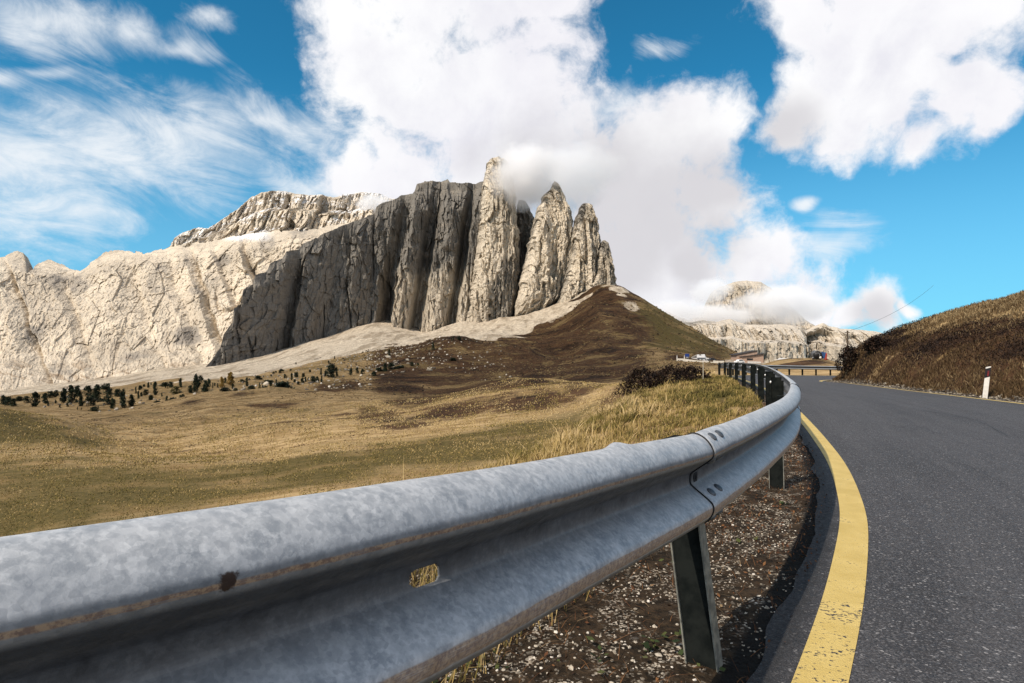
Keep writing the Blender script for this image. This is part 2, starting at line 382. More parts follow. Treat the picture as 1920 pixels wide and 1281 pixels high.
# ------------------------------------------------------------------ ground material
def ground_material():
    m, nt, b = material('ground_cover', rough=.95, spec=.1)
    p = nt.pos()
    mk = nt.attr('mask', 'Color'); ms = nt.node('ShaderNodeSeparateColor'); nt.l.new(mk, ms.inputs[0])
    heather, scree, gravel = ms.outputs[0], ms.outputs[1], ms.outputs[2]
    green = nt.attr('green')
    flat = nt.scale(p, (.55, 1, .35))
    big = nt.noise(flat, .045, 5, .6); mid = nt.noise(flat, .35, 5, .62); fine = nt.noise(p, 3.2, 5, .7); vfine = nt.noise(p, 17, 3, .7)
    streak = nt.noise(nt.scale(p, (.25, 1.0, 1.0)), .8, 4, .6)
    gold = nt.mix(nt.ramp(mid, .34, .66), (.25, .165, .072), (.50, .355, .185))
    gold = nt.mix(nt.ramp(streak, .45, .7, 0, .6), gold, (.15, .095, .042))
    olive = nt.mix(nt.ramp(fine, .35, .65), (.055, .045, .012), (.115, .085, .028))
    gsel = nt.math('ADD', nt.math('MULTIPLY', nt.ramp(big, .38, .62), .45), green)
    gsel = nt.math('ADD', gsel, nt.math('MULTIPLY', nt.math('SUBTRACT', mid, .5), 1.5), clamp=True)
    col = nt.mix(nt.ramp(gsel, .30, .85), gold, olive)
    col = nt.mix(nt.ramp(fine, .5, .68, 0, .5), col, (.10, .065, .025))
    col = nt.mix(nt.ramp(vfine, .52, .72, 0, .45), col, (.42, .30, .15))
    veg = nt.noise(nt.scale(p, (1, .6, 1)), .42, 6, .7)
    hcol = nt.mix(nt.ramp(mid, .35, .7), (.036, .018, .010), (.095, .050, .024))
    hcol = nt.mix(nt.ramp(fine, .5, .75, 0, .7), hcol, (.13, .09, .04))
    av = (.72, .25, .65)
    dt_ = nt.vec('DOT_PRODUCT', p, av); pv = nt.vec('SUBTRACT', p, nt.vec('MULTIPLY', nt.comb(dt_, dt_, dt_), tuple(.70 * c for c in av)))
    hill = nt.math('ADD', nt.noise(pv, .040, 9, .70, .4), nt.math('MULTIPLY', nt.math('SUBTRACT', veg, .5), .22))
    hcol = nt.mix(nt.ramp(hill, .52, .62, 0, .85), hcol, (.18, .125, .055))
    hcol = nt.mix(nt.ramp(hill, .47, .38, 0, .85), hcol, (.014, .008, .005))  # dark diagonal streaks: cloud and gully shade painted into the heather colour
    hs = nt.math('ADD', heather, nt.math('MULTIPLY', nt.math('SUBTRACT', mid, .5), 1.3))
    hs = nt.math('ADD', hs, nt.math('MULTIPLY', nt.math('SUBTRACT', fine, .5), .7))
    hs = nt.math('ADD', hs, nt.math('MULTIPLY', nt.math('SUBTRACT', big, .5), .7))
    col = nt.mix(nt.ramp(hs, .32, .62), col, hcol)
    sn = nt.noise(p, .22, 6, .65); sv = nt.noise(nt.scale(p, (1, .16, .9)), .07, 7, .66)
    scol = nt.mix(nt.ramp(sn, .35, .68), (.52, .43, .325), (.76, .66, .52))
    scol = nt.mix(nt.ramp(sv, .48, .62, 0, .75), scol, (.30, .235, .165))
    ss = nt.math('ADD', scree, nt.math('MULTIPLY', nt.math('SUBTRACT', sv, .5), 1.3))
    col = nt.mix(nt.ramp(ss, .42, .58), col, scol)
    # verge: soil, pale chips, dead leaves
    ch = nt.voro(p, 110, 'F1', 'Color'); chs = nt.node('ShaderNodeSeparateColor'); nt.l.new(ch, chs.inputs[0])
    gn = nt.noise(p, 6, 5, .65)
    soil = nt.mix(nt.ramp(vfine, .3, .7), (.012, .009, .006), (.045, .030, .018))
    chip = nt.math('MULTIPLY', nt.ramp(chs.outputs[0], .70, .78), nt.ramp(gn, .46, .66))
    vcol = nt.mix(chip, soil, nt.mix(chs.outputs[1], (.30, .25, .19), (.52, .46, .38)))
    edge = nt.attr('edge')
    vcol = nt.mix(nt.ramp(nt.math('ADD', edge, nt.math('MULTIPLY', nt.math('SUBTRACT', gn, .5), .5)), .45, .75), vcol, (.010, .009, .008))
    gs = nt.math('ADD', gravel, nt.math('MULTIPLY', nt.math('SUBTRACT', fine, .5), .8))
    col = nt.mix(nt.ramp(gs, .4, .6), col, vcol)
    nt.set(b.inputs['Base Color'], col)
    dist = nt.vec('LENGTH', p)
    h = nt.math('ADD', nt.math('MULTIPLY', vfine, .6), fine)
    nb = nt.bump(h, .7, .06)
    hb = nt.math('ADD', nt.noise(p, .5, 6, .7), nt.math('MULTIPLY', sn, 1.5))
    far = nt.ramp(dist, 40, 160)
    nb2 = nt.bump(hb, nt.math('MULTIPLY', far, 1.0), 3.2, nb)
    nt.set(b.inputs['Normal'], nb2)
    return m
M_GROUND = ground_material()

# ------------------------------------------------------------------ ground sheet (one polar sheet, all round)
dp = .0016
ph = np.concatenate([np.arange(-math.pi, -.80, .03), np.arange(-.80, .82, dp), np.arange(.82, math.pi, .03)])
rr = np.concatenate([[.05, .25], np.exp(np.arange(math.log(.5), math.log(1400), .0088))])
PHI, RAD = np.meshgrid(ph, rr, indexing='ij')
gx = (RAD * np.sin(PHI)).ravel(); gy = (RAD * np.cos(PHI)).ravel()
gzv, gs, gd, gT = ground(gx, gy)
fph, frr = PHI.ravel(), RAD.ravel()
fpx = CX + F * np.tan(np.clip(fph, -1.2, 1.2)); fY = gy
inb = np.abs(fph) < 1.2
# masks -----------------------------------------------------------
scx = [-700, 0, 130, 170, 240, 300, 400, 560, 640, 740, 860, 940, 1000, 1080, 1130, 1180, 1500]
scy = [400, 400, 370, 400, 400, 370, 372, 392, 440, 470, 480, 545, 640, 765, 850, 5000, 5000]
ysc = np.interp(fpx, scx, scy)
scree = np.where(inb, sstep(.93, 1.05, fY / ysc + .17 * fbm(gx / 34, gy / 34, seed=31, oct=5)), 0)
def blob(px, Y, wpx, k):                                   # soft patch on the ground: azimuth width, log-depth width
    return np.exp(-((fpx - px) / wpx) ** 2 - (np.log(np.maximum(fY, .1) / Y) / k) ** 2) * inb
heather = np.zeros(len(gx))  # heather cover; brown patches on the hills also hold painted cloud shade
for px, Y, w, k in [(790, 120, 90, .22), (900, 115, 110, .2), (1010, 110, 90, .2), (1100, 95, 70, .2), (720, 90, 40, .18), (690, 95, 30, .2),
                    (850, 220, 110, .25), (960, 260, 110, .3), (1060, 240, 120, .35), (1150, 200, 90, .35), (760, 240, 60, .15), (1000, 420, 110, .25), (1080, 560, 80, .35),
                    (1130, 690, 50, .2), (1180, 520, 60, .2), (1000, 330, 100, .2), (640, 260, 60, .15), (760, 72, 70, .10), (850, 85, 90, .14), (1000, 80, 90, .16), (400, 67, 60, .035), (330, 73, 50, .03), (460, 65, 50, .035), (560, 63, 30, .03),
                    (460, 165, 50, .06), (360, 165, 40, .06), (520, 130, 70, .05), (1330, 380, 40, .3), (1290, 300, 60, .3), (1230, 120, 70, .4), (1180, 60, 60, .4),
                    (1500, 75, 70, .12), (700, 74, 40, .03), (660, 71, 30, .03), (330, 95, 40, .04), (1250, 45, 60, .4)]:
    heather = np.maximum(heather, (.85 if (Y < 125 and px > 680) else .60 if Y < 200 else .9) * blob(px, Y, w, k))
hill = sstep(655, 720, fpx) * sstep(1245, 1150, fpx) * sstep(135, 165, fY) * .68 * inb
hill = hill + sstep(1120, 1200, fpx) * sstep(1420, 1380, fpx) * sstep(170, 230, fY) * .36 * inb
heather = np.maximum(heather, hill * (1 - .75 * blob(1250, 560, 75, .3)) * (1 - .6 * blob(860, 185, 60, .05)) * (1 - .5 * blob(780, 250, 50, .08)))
bankm = (gd > ROADW) & (frr < 130)
hb = np.clip(.85 + .8 * fbm(gx / 2.2, gy / 2.2, seed=41) - .65 * sstep(1.6, 3.4, gzv), 0, 1)
heather = np.where(bankm, hb, heather)
rock = blob(740, 390, 130, .13) * .6 + blob(600, 320, 70, .1) * .4 + blob(880, 430, 60, .08) * .5
scree = np.maximum(scree, rock * (.35 + .9 * fbm(gx / 4, gy / 4, seed=77, oct=3)))
for px, Y, w, k in [(1160, 735, 28, .03), (1185, 650, 18, .05), (1150, 770, 30, .02), (1045, 720, 30, .08), (1165, 705, 14, .02)]:
    scree = np.maximum(scree, blob(px, Y, w, k) * .8)
patches = sstep(.16, .42, fbm(gx / 26, gy / 11, seed=95, oct=4)) * sstep(48, 70, fY) * sstep(215, 165, fY) * inb * (frr < 230)
heather = np.maximum(heather, .58 * patches)
brownwedge = blob(235, 350, 70, .16)
scree = np.clip(scree - 1.2 * sstep(.45, .7, brownwedge), 0, 1)
gl = np.interp(gs, [S0 - 6, S0 + 2.5, S0 + 4.5, S0 + 7, S0 + 60], [-2.6, -1.9, -.5, .0, .05])
gravel = np.where((gd > gl - .4) & (gd < .6) & (frr < 120), sstep(-.4, .2, gd - gl), 0)
gravel = np.maximum(gravel, np.where((gd > ROADW - .3) & (frr < 120), 1 - sstep(ROADW + .35, ROADW + .8, gd), 0))
edge = np.where((gd > -.3) & (gd < .6) & (frr < 120), sstep(.02, .2, gd), 0)
edge = np.maximum(edge, np.where((gd > ROADW - .3) & (gd < ROADW + .8), .35, 0))
green = np.zeros(len(gx))
for px, Y, w, k, a in [(150, 33, 500, .42, .85), (560, 36, 300, .33, .7), (20, 88, 110, .24, .75), (150, 78, 70, .12, .45), (830, 42, 200, .35, .75), (1000, 50, 120, .35, .65),  # olive growth; near-side shading of the left knoll is painted in here too
                       (450, 95, 120, .12, .22), (1240, 560, 80, .4, .8), (1320, 520, 70, .5, .7), (750, 380, 160, .2, .35), (1000, 300, 60, .1, .4), (1350, 18, 120, .5, .55)]:
    green = np.maximum(green, a * blob(px, Y, w, k))
n0, n1_ = len(ph), len(rr)
ii = np.arange(n0 - 1)[:, None] * n1_ + np.arange(n1_ - 1)[None, :]
quads = np.stack([ii, ii + n1_, ii + n1_ + 1, ii + 1], -1).reshape(-1, 4)
lastc = (n0 - 1) * n1_ + np.arange(n1_ - 1)                # close the seam behind the camera
seam = np.stack([lastc, np.arange(n1_ - 1), np.arange(1, n1_), lastc + 1], -1)
quads = np.concatenate([quads, seam])[:, ::-1]
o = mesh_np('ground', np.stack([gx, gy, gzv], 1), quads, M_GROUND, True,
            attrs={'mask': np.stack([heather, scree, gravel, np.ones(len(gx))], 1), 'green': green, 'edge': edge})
tag(o, kind='structure')

# ------------------------------------------------------------------ road
def asphalt_material():
    m, nt, b = material('asphalt', rough=.85, spec=.35)
    p = nt.pos()
    ag = nt.voro(p, 170, 'F1', 'Color'); s1 = nt.node('ShaderNodeSeparateColor'); nt.l.new(ag, s1.inputs[0])
    ag2 = nt.voro(p, 120, 'F1', 'Color'); s2 = nt.node('ShaderNodeSeparateColor'); nt.l.new(ag2, s2.inputs[0])
    n = nt.noise(p, .6, 5, .6); nf = nt.noise(p, 40, 3, .7)
    ln = nt.attr('off'); tn = nt.noise(nt.comb(nt.math('MULTIPLY', ln, 3.0), nt.math('MULTIPLY', nt.attr('sta'), .12), 0.0), 1.0, 4, .6)
    c = nt.mix(nt.ramp(n, .3, .7), (.034, .033, .036), (.050, .048, .052))
    c = nt.mix(nt.ramp(tn, .38, .62, 0, .8), c, (.064, .062, .066))
    pn = nt.noise(p, 1.7, 6, .7); c = nt.mix(nt.ramp(pn, .54, .72, 0, .55), c, (.024, .0235, .026))
    c = nt.mix(nt.ramp(s1.outputs[0], .60, .95, 0, .85), c, (.13, .127, .132))
    c = nt.mix(nt.ramp(s1.outputs[1], .0, .4, .75, 0), c, (.014, .014, .016))
    c = nt.mix(nt.ramp(s2.outputs[0], .965, .985, 0, .8), c, (.30, .29, .29))
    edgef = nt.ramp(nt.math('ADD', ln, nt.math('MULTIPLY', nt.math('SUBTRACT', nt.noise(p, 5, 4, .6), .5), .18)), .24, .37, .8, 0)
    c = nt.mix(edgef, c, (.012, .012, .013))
    nt.set(b.inputs['Base Color'], c)
    h = nt.math('ADD', nt.math('MULTIPLY', nt.voro(p, 130), -1.0), nt.math('MULTIPLY', nf, .5))
    nt.set(b.inputs['Normal'], nt.bump(h, .8, .006))
    nt.set(b.inputs['Roughness'], nt.ramp(nf, .3, .7, .62, .9))
    return m
M_ASPH = asphalt_material()
def strip(s0, s1, d0, d1, nd, lift, ds=.25, wob=0.0, seed=0):
    ss = np.arange(s0, s1, ds); dd = np.linspace(0, 1, nd)
    px = np.interp(ss, PS, PATH[:, 0]); py = np.interp(ss, PS, PATH[:, 1]); rx = np.interp(ss, PS, RGT[:, 0]); ry = np.interp(ss, PS, RGT[:, 1])
    k = np.hypot(rx, ry); rx /= k; ry /= k
    w = wob * fbm(ss * 1.7, ss * 0, seed=seed, oct=4) if wob else 0 * ss
    D = (d0 + w)[:, None] * (1 - dd)[None] + (np.zeros_like(ss) + d1)[:, None] * dd[None]
    X = px[:, None] + rx[:, None] * D; Y = py[:, None] + ry[:, None] * D
    Z = road_z(ss[:, None] + 0 * D, D) + lift
    n, mm = len(ss), nd
    i = np.arange(n - 1)[:, None] * mm + np.arange(mm - 1)[None]
    q = np.stack([i, i + 1, i + mm + 1, i + mm], -1).reshape(-1, 4)[:, ::-1]
    return np.stack([X.ravel(), Y.ravel(), Z.ravel()], 1), q, D.ravel(), np.repeat(ss, mm)
V, q, D, S_ = strip(0.5, PS[-1] - .5, .20, ROADW, 60, 0.0, .05, .045, 5)
road = tag(mesh_np('road', V, q, M_ASPH, True, attrs={'off': D, 'sta': S_}), kind='structure')
def paint_material():
    m, nt, b = material('yellow_paint', rough=.6, spec=.3)
    p = nt.pos(); n = nt.noise(p, 55, 5, .7); n2 = nt.noise(p, 5, 4, .6); ag = nt.voro(p, 170, 'F1', 'Distance')
    wear = nt.math('ADD', nt.math('MULTIPLY', nt.math('SUBTRACT', n, .5), 2.2), nt.math('MULTIPLY', nt.math('SUBTRACT', n2, .5), 1.5))
    st = nt.noise(nt.comb(nt.math('MULTIPLY', nt.attr('sta'), 60.0), nt.math('MULTIPLY', nt.attr('off'), 14.0), 0.0), 1.0, 4, .65)
    wear = nt.math('ADD', wear, nt.math('MULTIPLY', nt.math('SUBTRACT', st, .5), 1.3))
    nearw = nt.ramp(nt.attr('sta'), S0 + 2.2, S0 - 1.2, .10, .42)
    wear = nt.math('ADD', wear, nearw)
    y = nt.mix(nt.ramp(n2, .3, .7), (.52, .385, .12), (.66, .505, .185))
    y = nt.mix(nt.ramp(ag, .0, .5, .0, .3), y, (.40, .27, .07))
    nt.set(b.inputs['Base Color'], nt.mix(nt.ramp(wear, .50, .62), y, (.045, .042, .042)))
    nt.set(b.inputs['Normal'], nt.bump(nt.math('ADD', nt.math('MULTIPLY', ag, -1.0), n), .6, .004))
    return m
M_YEL = paint_material()
V, q, D, S_ = strip(S0 - 22, PS[-1] - 2, .325, .475, 6, .004, .1)
mesh_np('edge_line', V, q, M_YEL, True, road, attrs={'off': D, 'sta': S_})
V, q, D, S_ = strip(S0 - 22, PS[-1] - 2, ROADW - .34, ROADW - .17, 4, .004, .1)
mesh_np('edge_line', V, q, M_YEL, True, road, attrs={'off': D, 'sta': S_})
M_TAR = noisy('tar_seam', (.022, .022, .023), (.045, .044, .046), 9, .6)
def crack(pts, w, seed):
    P = np.array(pts, float); t = np.linspace(0, 1, 90); tt = np.linspace(0, 1, len(P))
    x = np.interp(t, tt, P[:, 0]) + .035 * fbm(t * 30, t * 0, seed=seed); y = np.interp(t, tt, P[:, 1])
    ww = w * (.35 + .9 * np.abs(noise(t * 22, t * 0, seed=seed + 3)))
    L = np.stack([x - ww, y], 1); R = np.stack([x + ww, y], 1)
    A = np.vstack([L, R]); s, d = near_path(A[:, 0], A[:, 1], stride=2)
    Z = road_z(s, d) + .0035
    n = len(t); i = np.arange(n - 1); q = np.stack([i, i + n, i + n + 1, i + 1], -1)
    mesh_np('crack', np.column_stack([A, Z]), q, M_TAR, False, road)
crack([(6.5, 8.2), (7.6, 10.2), (7.85, 12), (7.95, 14.5)], .009, 3)
crack([(9.9, 21.5), (9.2, 17.0), (8.6, 14.8)], .009, 9)
# cross-section (o = out toward the road, z above the lower lip), top to bottom, corners rounded
_pr = [(.000, .300), (.006, .309), (.030, .309), (.060, .292), (.081, .262), (.083, .240), (.074, .226), (.012, .181), (.003, .170), (.002, .140), (.012, .128), (.074, .084), (.083, .070), (.081, .046), (.060, .016), (.030, .002), (.006, .001), (.000, .010)]
def chaikin(P, n):
    P = np.array(P, float)
    for _ in range(n):
        Q = [P[0]]
        for a, b in zip(P[:-1], P[1:]): Q += [a * .75 + b * .25, a * .25 + b * .75]
        P = np.array(Q + [P[-1]])
    return P
PROF = chaikin(_pr, 2)
_tl = np.concatenate([[0], np.cumsum(np.linalg.norm(np.diff(PROF, axis=0), axis=1))]); PT = _tl / _tl[-1]
def prof_at(t): return np.array((np.interp(t, PT, PROF[:, 0]), np.interp(t, PT, PROF[:, 1])))
_up = PROF[:, 1] > .155
T_UP = PT[_up][np.argmin(np.abs(PROF[_up, 1] - .244))]; T_LO = PT[~_up][np.argmin(np.abs(PROF[~_up, 1] - .055))]
# ------------------------------------------------------------------ guardrail
def zinc_material(name, dark=0.0):
    m, nt, b = material(name, rough=.5, metal=.15, spec=.5)
    p = nt.pos(); t = nt.attr('prof'); s = nt.attr('sta')
    n = nt.noise(p, 17, 7, .68, .3); n2 = nt.noise(p, 75, 5, .7); sp = nt.voro(p, 95, 'F1', 'Color'); ss = nt.node('ShaderNodeSeparateColor'); nt.l.new(sp, ss.inputs[0])
    c = nt.mix(nt.ramp(n, .32, .68), (.27, .29, .315), (.50, .51, .525))
    c = nt.mix(nt.ramp(n2, .42, .7, 0, .7), c, (.60, .615, .635))
    c = nt.mix(nt.ramp(ss.outputs[0], .5, .95, 0, .36), c, (.62, .63, .645))
    sp2 = nt.voro(p, 130, 'F1', 'Color'); ss2 = nt.node('ShaderNodeSeparateColor'); nt.l.new(sp2, ss2.inputs[0])
    c = nt.mix(nt.ramp(ss2.outputs[0], .55, .95, 0, .32), c, (.21, .23, .26))
    st = nt.noise(nt.comb(nt.math('MULTIPLY', s, 26.0), nt.math('MULTIPLY', t, 9.0), 0.0), 1.0, 4, .6)      # streaks running down the sheet
    c = nt.mix(nt.ramp(st, .42, .75, 0, .45), c, (.24, .26, .29))
    wob = nt.math('MULTIPLY', nt.math('SUBTRACT', nt.noise(nt.comb(nt.math('MULTIPLY', s, 5.0), 0.0, 0.0), 1.0, 5, .7), .5), .030)
    tt = nt.math('ADD', t, wob)
    fl = nt.noise(nt.comb(nt.math('MULTIPLY', s, 12.0), nt.math('MULTIPLY', t, 260.0), 0.0), 1.0, 4, .7)
    def band(lo, hi, soft):
        return nt.math('MULTIPLY', nt.ramp(tt, lo - soft, lo, 0, 1), nt.ramp(tt, hi, hi + soft, 1, 0))
    r1 = nt.math('MULTIPLY', band(T_UP - .002, T_UP + .006, .006), nt.ramp(fl, .36, .50, .35, 1))
    r2 = nt.math('MULTIPLY', band(T_LO - .022, T_LO + .032, .008), nt.ramp(fl, .34, .50, .5, 1))
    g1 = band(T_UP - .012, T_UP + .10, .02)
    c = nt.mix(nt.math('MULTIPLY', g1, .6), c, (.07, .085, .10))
    rc = nt.mix(nt.ramp(nt.noise(p, 120, 4, .7), .4, .6), (.19, .095, .045), (.42, .27, .14))
    rust = nt.math('MAXIMUM', r1, r2)
    c = nt.mix(nt.math('MULTIPLY', rust, .75), c, rc)
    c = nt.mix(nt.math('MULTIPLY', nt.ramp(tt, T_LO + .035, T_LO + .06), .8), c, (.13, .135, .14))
    # grime plus painted shade in the groove under the upper swell
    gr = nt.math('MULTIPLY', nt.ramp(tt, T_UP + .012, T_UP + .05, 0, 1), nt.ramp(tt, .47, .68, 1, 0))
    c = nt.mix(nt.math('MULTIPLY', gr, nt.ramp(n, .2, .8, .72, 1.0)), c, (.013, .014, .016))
    # one bare rusted chip
    hole = nt.vec('DISTANCE', nt.comb(nt.math('MULTIPLY', s, 1.0), nt.math('MULTIPLY', t, .45), 0.0), (CHIP_S, CHIP_T * .45, 0))
    ch = nt.ramp(nt.math('ADD', hole, nt.math('MULTIPLY', nt.math('SUBTRACT', n, .5), .06)), .004, .009, 1, 0)
    c = nt.mix(ch, c, (.035, .018, .012))
    if dark: c = nt.mix(dark, c, (.055, .065, .068))
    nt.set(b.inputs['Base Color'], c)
    nt.set(b.inputs['Roughness'], nt.math('ADD', nt.ramp(n2, .3, .7, .42, .62), nt.math('MULTIPLY', rust, .3)))
    nt.set(b.inputs['Metallic'], nt.math('MULTIPLY_ADD', nt.math('MAXIMUM', rust, gr), -.15, .15))
    nt.set(b.inputs['Normal'], nt.bump(nt.math('ADD', nt.math('MULTIPLY', n2, .6), nt.math('MULTIPLY', n, .8)), .10, .01))
    return m
BZ = .44                                                   # lower lip above the road edge
def path_arr(ss):
    px = np.interp(ss, PS, PATH[:, 0]); py = np.interp(ss, PS, PATH[:, 1]); rx = np.interp(ss, PS, RGT[:, 0]); ry = np.interp(ss, PS, RGT[:, 1]); k = np.hypot(rx, ry)
    return px, py, rx / k, ry / k
def rail_pt(s, o, h):
    px, py, rx, ry = path_arr(np.array([s])); return np.array((px[0] + rx[0] * o, py[0] + ry[0] * o, zrail(s) + BZ + h))
# find where the slot and the rusted chip sit (station) from the sight azimuth
def s_at_px(px, o=0.0):
    ss = np.arange(S0 - 3.5, S0 + 1, .005); x, y, rx, ry = path_arr(ss)
    c = CX + F * (x + rx * o) / (y + ry * o); k = (y + ry * o) > .25
    return ss[k][np.argmin(np.abs(c[k] - px))]
SLOT_S = s_at_px(797, .002); CHIP_S = s_at_px(430, .083); CHIP_T = T_UP - .006; DENT_S = s_at_px(1165, .02)
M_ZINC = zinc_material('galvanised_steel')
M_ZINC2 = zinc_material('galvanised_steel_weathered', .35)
M_POST = noisy('dark_weathered_steel', (.005, .0065, .0065), (.013, .015, .014), 14, .9, .0, .06, .15)
M_BOLT = noisy('bolt_steel', (.06, .068, .078), (.12, .13, .145), 60, .5, .45, .4)
M_BOLT2 = noisy('bright_bolt', (.5, .5, .5), (.7, .7, .7), 60, .5, .3, .4)  # pale base colour stands for the glint on rear bolt heads
M_DARK = noisy('dark_gap', (.012, .013, .015), (.02, .02, .022), 60, .8)
M_FLANGE = noisy('grey_steel_edge', (.12, .12, .105), (.24, .235, .20), 30, .7, .15, .3, .2)  # near post flanges coloured lighter than the web, as edges catching light
def beam(s0, s1, parent, ds, mat, slot=None, rear=True):
    ss = [s0]
    while ss[-1] < s1:
        st = ds
        if slot and abs(ss[-1] - slot) < .05: st = .003
        elif slot and abs(ss[-1] - slot) < .3: st = min(ds, .012)
        ss.append(ss[-1] + st)
    ss[-1] = s1; ss = np.array(ss)
    pr, pt = PROF, PT
    if slot:                                               # finer rows across the slot
        tt = np.unique(np.concatenate([PT, np.linspace(.42, .58, 60)])); pr = np.stack([np.interp(tt, PT, PROF[:, 0]), np.interp(tt, PT, PROF[:, 1])], 1); pt = tt
    px, py, rx, ry = path_arr(ss)
    lift = .0048 * sstep(s0 + 1.2, s0 + .3, ss)           # this panel's start laps over the one before
    dent = .012 * np.exp(-((ss - DENT_S) / .05) ** 2) if abs(s0 - DENT_S) < 6 else 0 * ss
    O = pr[None, :, 0] + lift[:, None]
    Z = pr[None, :, 1] + zrail(ss)[:, None] + BZ
    top = sstep(.16, .0, pt)[None]
    Z = Z + dent[:, None] * top; O = O - .6 * dent[:, None] * top
    Z = Z + .0015 * noise(ss * 3.1, ss * 0, seed=6)[:, None]; O = O + .0015 * noise(ss * 2.3 + 9, ss * 0, seed=7)[:, None]
    nrm = np.gradient(pr, axis=0); nrm = np.stack([-nrm[:, 1], nrm[:, 0]], 1); nrm /= np.linalg.norm(nrm, axis=1)[:, None]
    if nrm[len(nrm) // 2, 0] < 0: nrm = -nrm
    O = O + .004 * 0
    X = px[:, None] + rx[:, None] * O; Y = py[:, None] + ry[:, None] * O
    n, m = len(ss), len(pt)
    i = np.arange(n - 1)[:, None] * m + np.arange(m - 1)[None]
    q = np.stack([i, i + 1, i + m + 1, i + m], -1)
    if slot:
        sc = .5 * (ss[:-1] + ss[1:]); tc = .5 * (pt[:-1] + pt[1:])
        zc = np.interp(tc, PT, PROF[:, 1]) - .152
        a = np.abs(sc - slot)[:, None]; bb = np.abs(zc)[None] * np.ones_like(a)
        inside = (np.maximum(a - .022, 0) ** 2 + bb ** 2 < .0135 ** 2)
        q = q[~inside]
    q = q.reshape(-1, 4)
    o = mesh_np('beam_panel', np.stack([X.ravel(), Y.ravel(), Z.ravel()], 1), q, mat, True, parent, attrs={'prof': np.tile(pt, n), 'sta': np.repeat(ss, m)})
    # drop vertices no face uses, thicken the sheet
    md = o.modifiers.new('sheet', 'SOLIDIFY'); md.thickness = .0035; md.offset = -1
    return o
def dome(r, h, n=18, k=4, sq=1.0):
    V = [(0, 0, h)]; Fs = []
    for j in range(1, k + 1):
        a = j / k * math.pi / 2
        for i in range(n): V.append((r * math.sin(a) * math.cos(2 * math.pi * i / n) * sq, r * math.sin(a) * math.sin(2 * math.pi * i / n), h * math.cos(a)))
    for i in range(n): V.append((r * math.cos(2 * math.pi * i / n) * sq, r * math.sin(2 * math.pi * i / n), -.004))
    for i in range(n): Fs.append((0, 1 + i, 1 + (i + 1) % n))
    for j in range(k):
        for i in range(n): a = 1 + j * n + i; b = 1 + j * n + (i + 1) % n; Fs.append((a, a + n, b + n, b))
    return np.array(V), Fs
def surf(s, t, extra=0.0):
    """point, outward normal and along-rail direction on the rail face"""
    o, h = prof_at(t); o2, h2 = prof_at(t + .01); o1, h1 = prof_at(t - .01)
    tx = np.array((o2 - o1, h2 - h1)); tx /= np.linalg.norm(tx); nn = np.array((-tx[1], tx[0])); nn = nn if (nn[0] > 0) else -nn
    p, t_, r_ = at(s)
    P = rail_pt(s, o + .0048 + nn[0] * extra, h + nn[1] * extra)
    N = np.array((r_[0] * nn[0], r_[1] * nn[0], nn[1])); A = np.array((t_[0], t_[1], 0))
    return P, N, A
def place(V, P, N, A):
    B = np.cross(N, A); return P[None] + V[:, :1] * A[None] + V[:, 1:2] * B[None] + V[:, 2:3] * N[None]
def bolt(s, t, parent, mat, r=.0185, h=.008):
    V, Fs = dome(r, h, sq=1.25); P, N, A = surf(s, t)
    mb = MB(); mb.add(place(V, P, N, A), Fs); return mb.build('bolt', mat, parent, True)
RAILROOT = empty('guardrail', (float(at(S0)[0][0]), float(at(S0)[0][1]), 0.0))
tag(RAILROOT, 'galvanised steel guardrail on dark posts, curving along the yellow edge line', 'guardrail')
RAILROOT.location = (0, 0, 0)
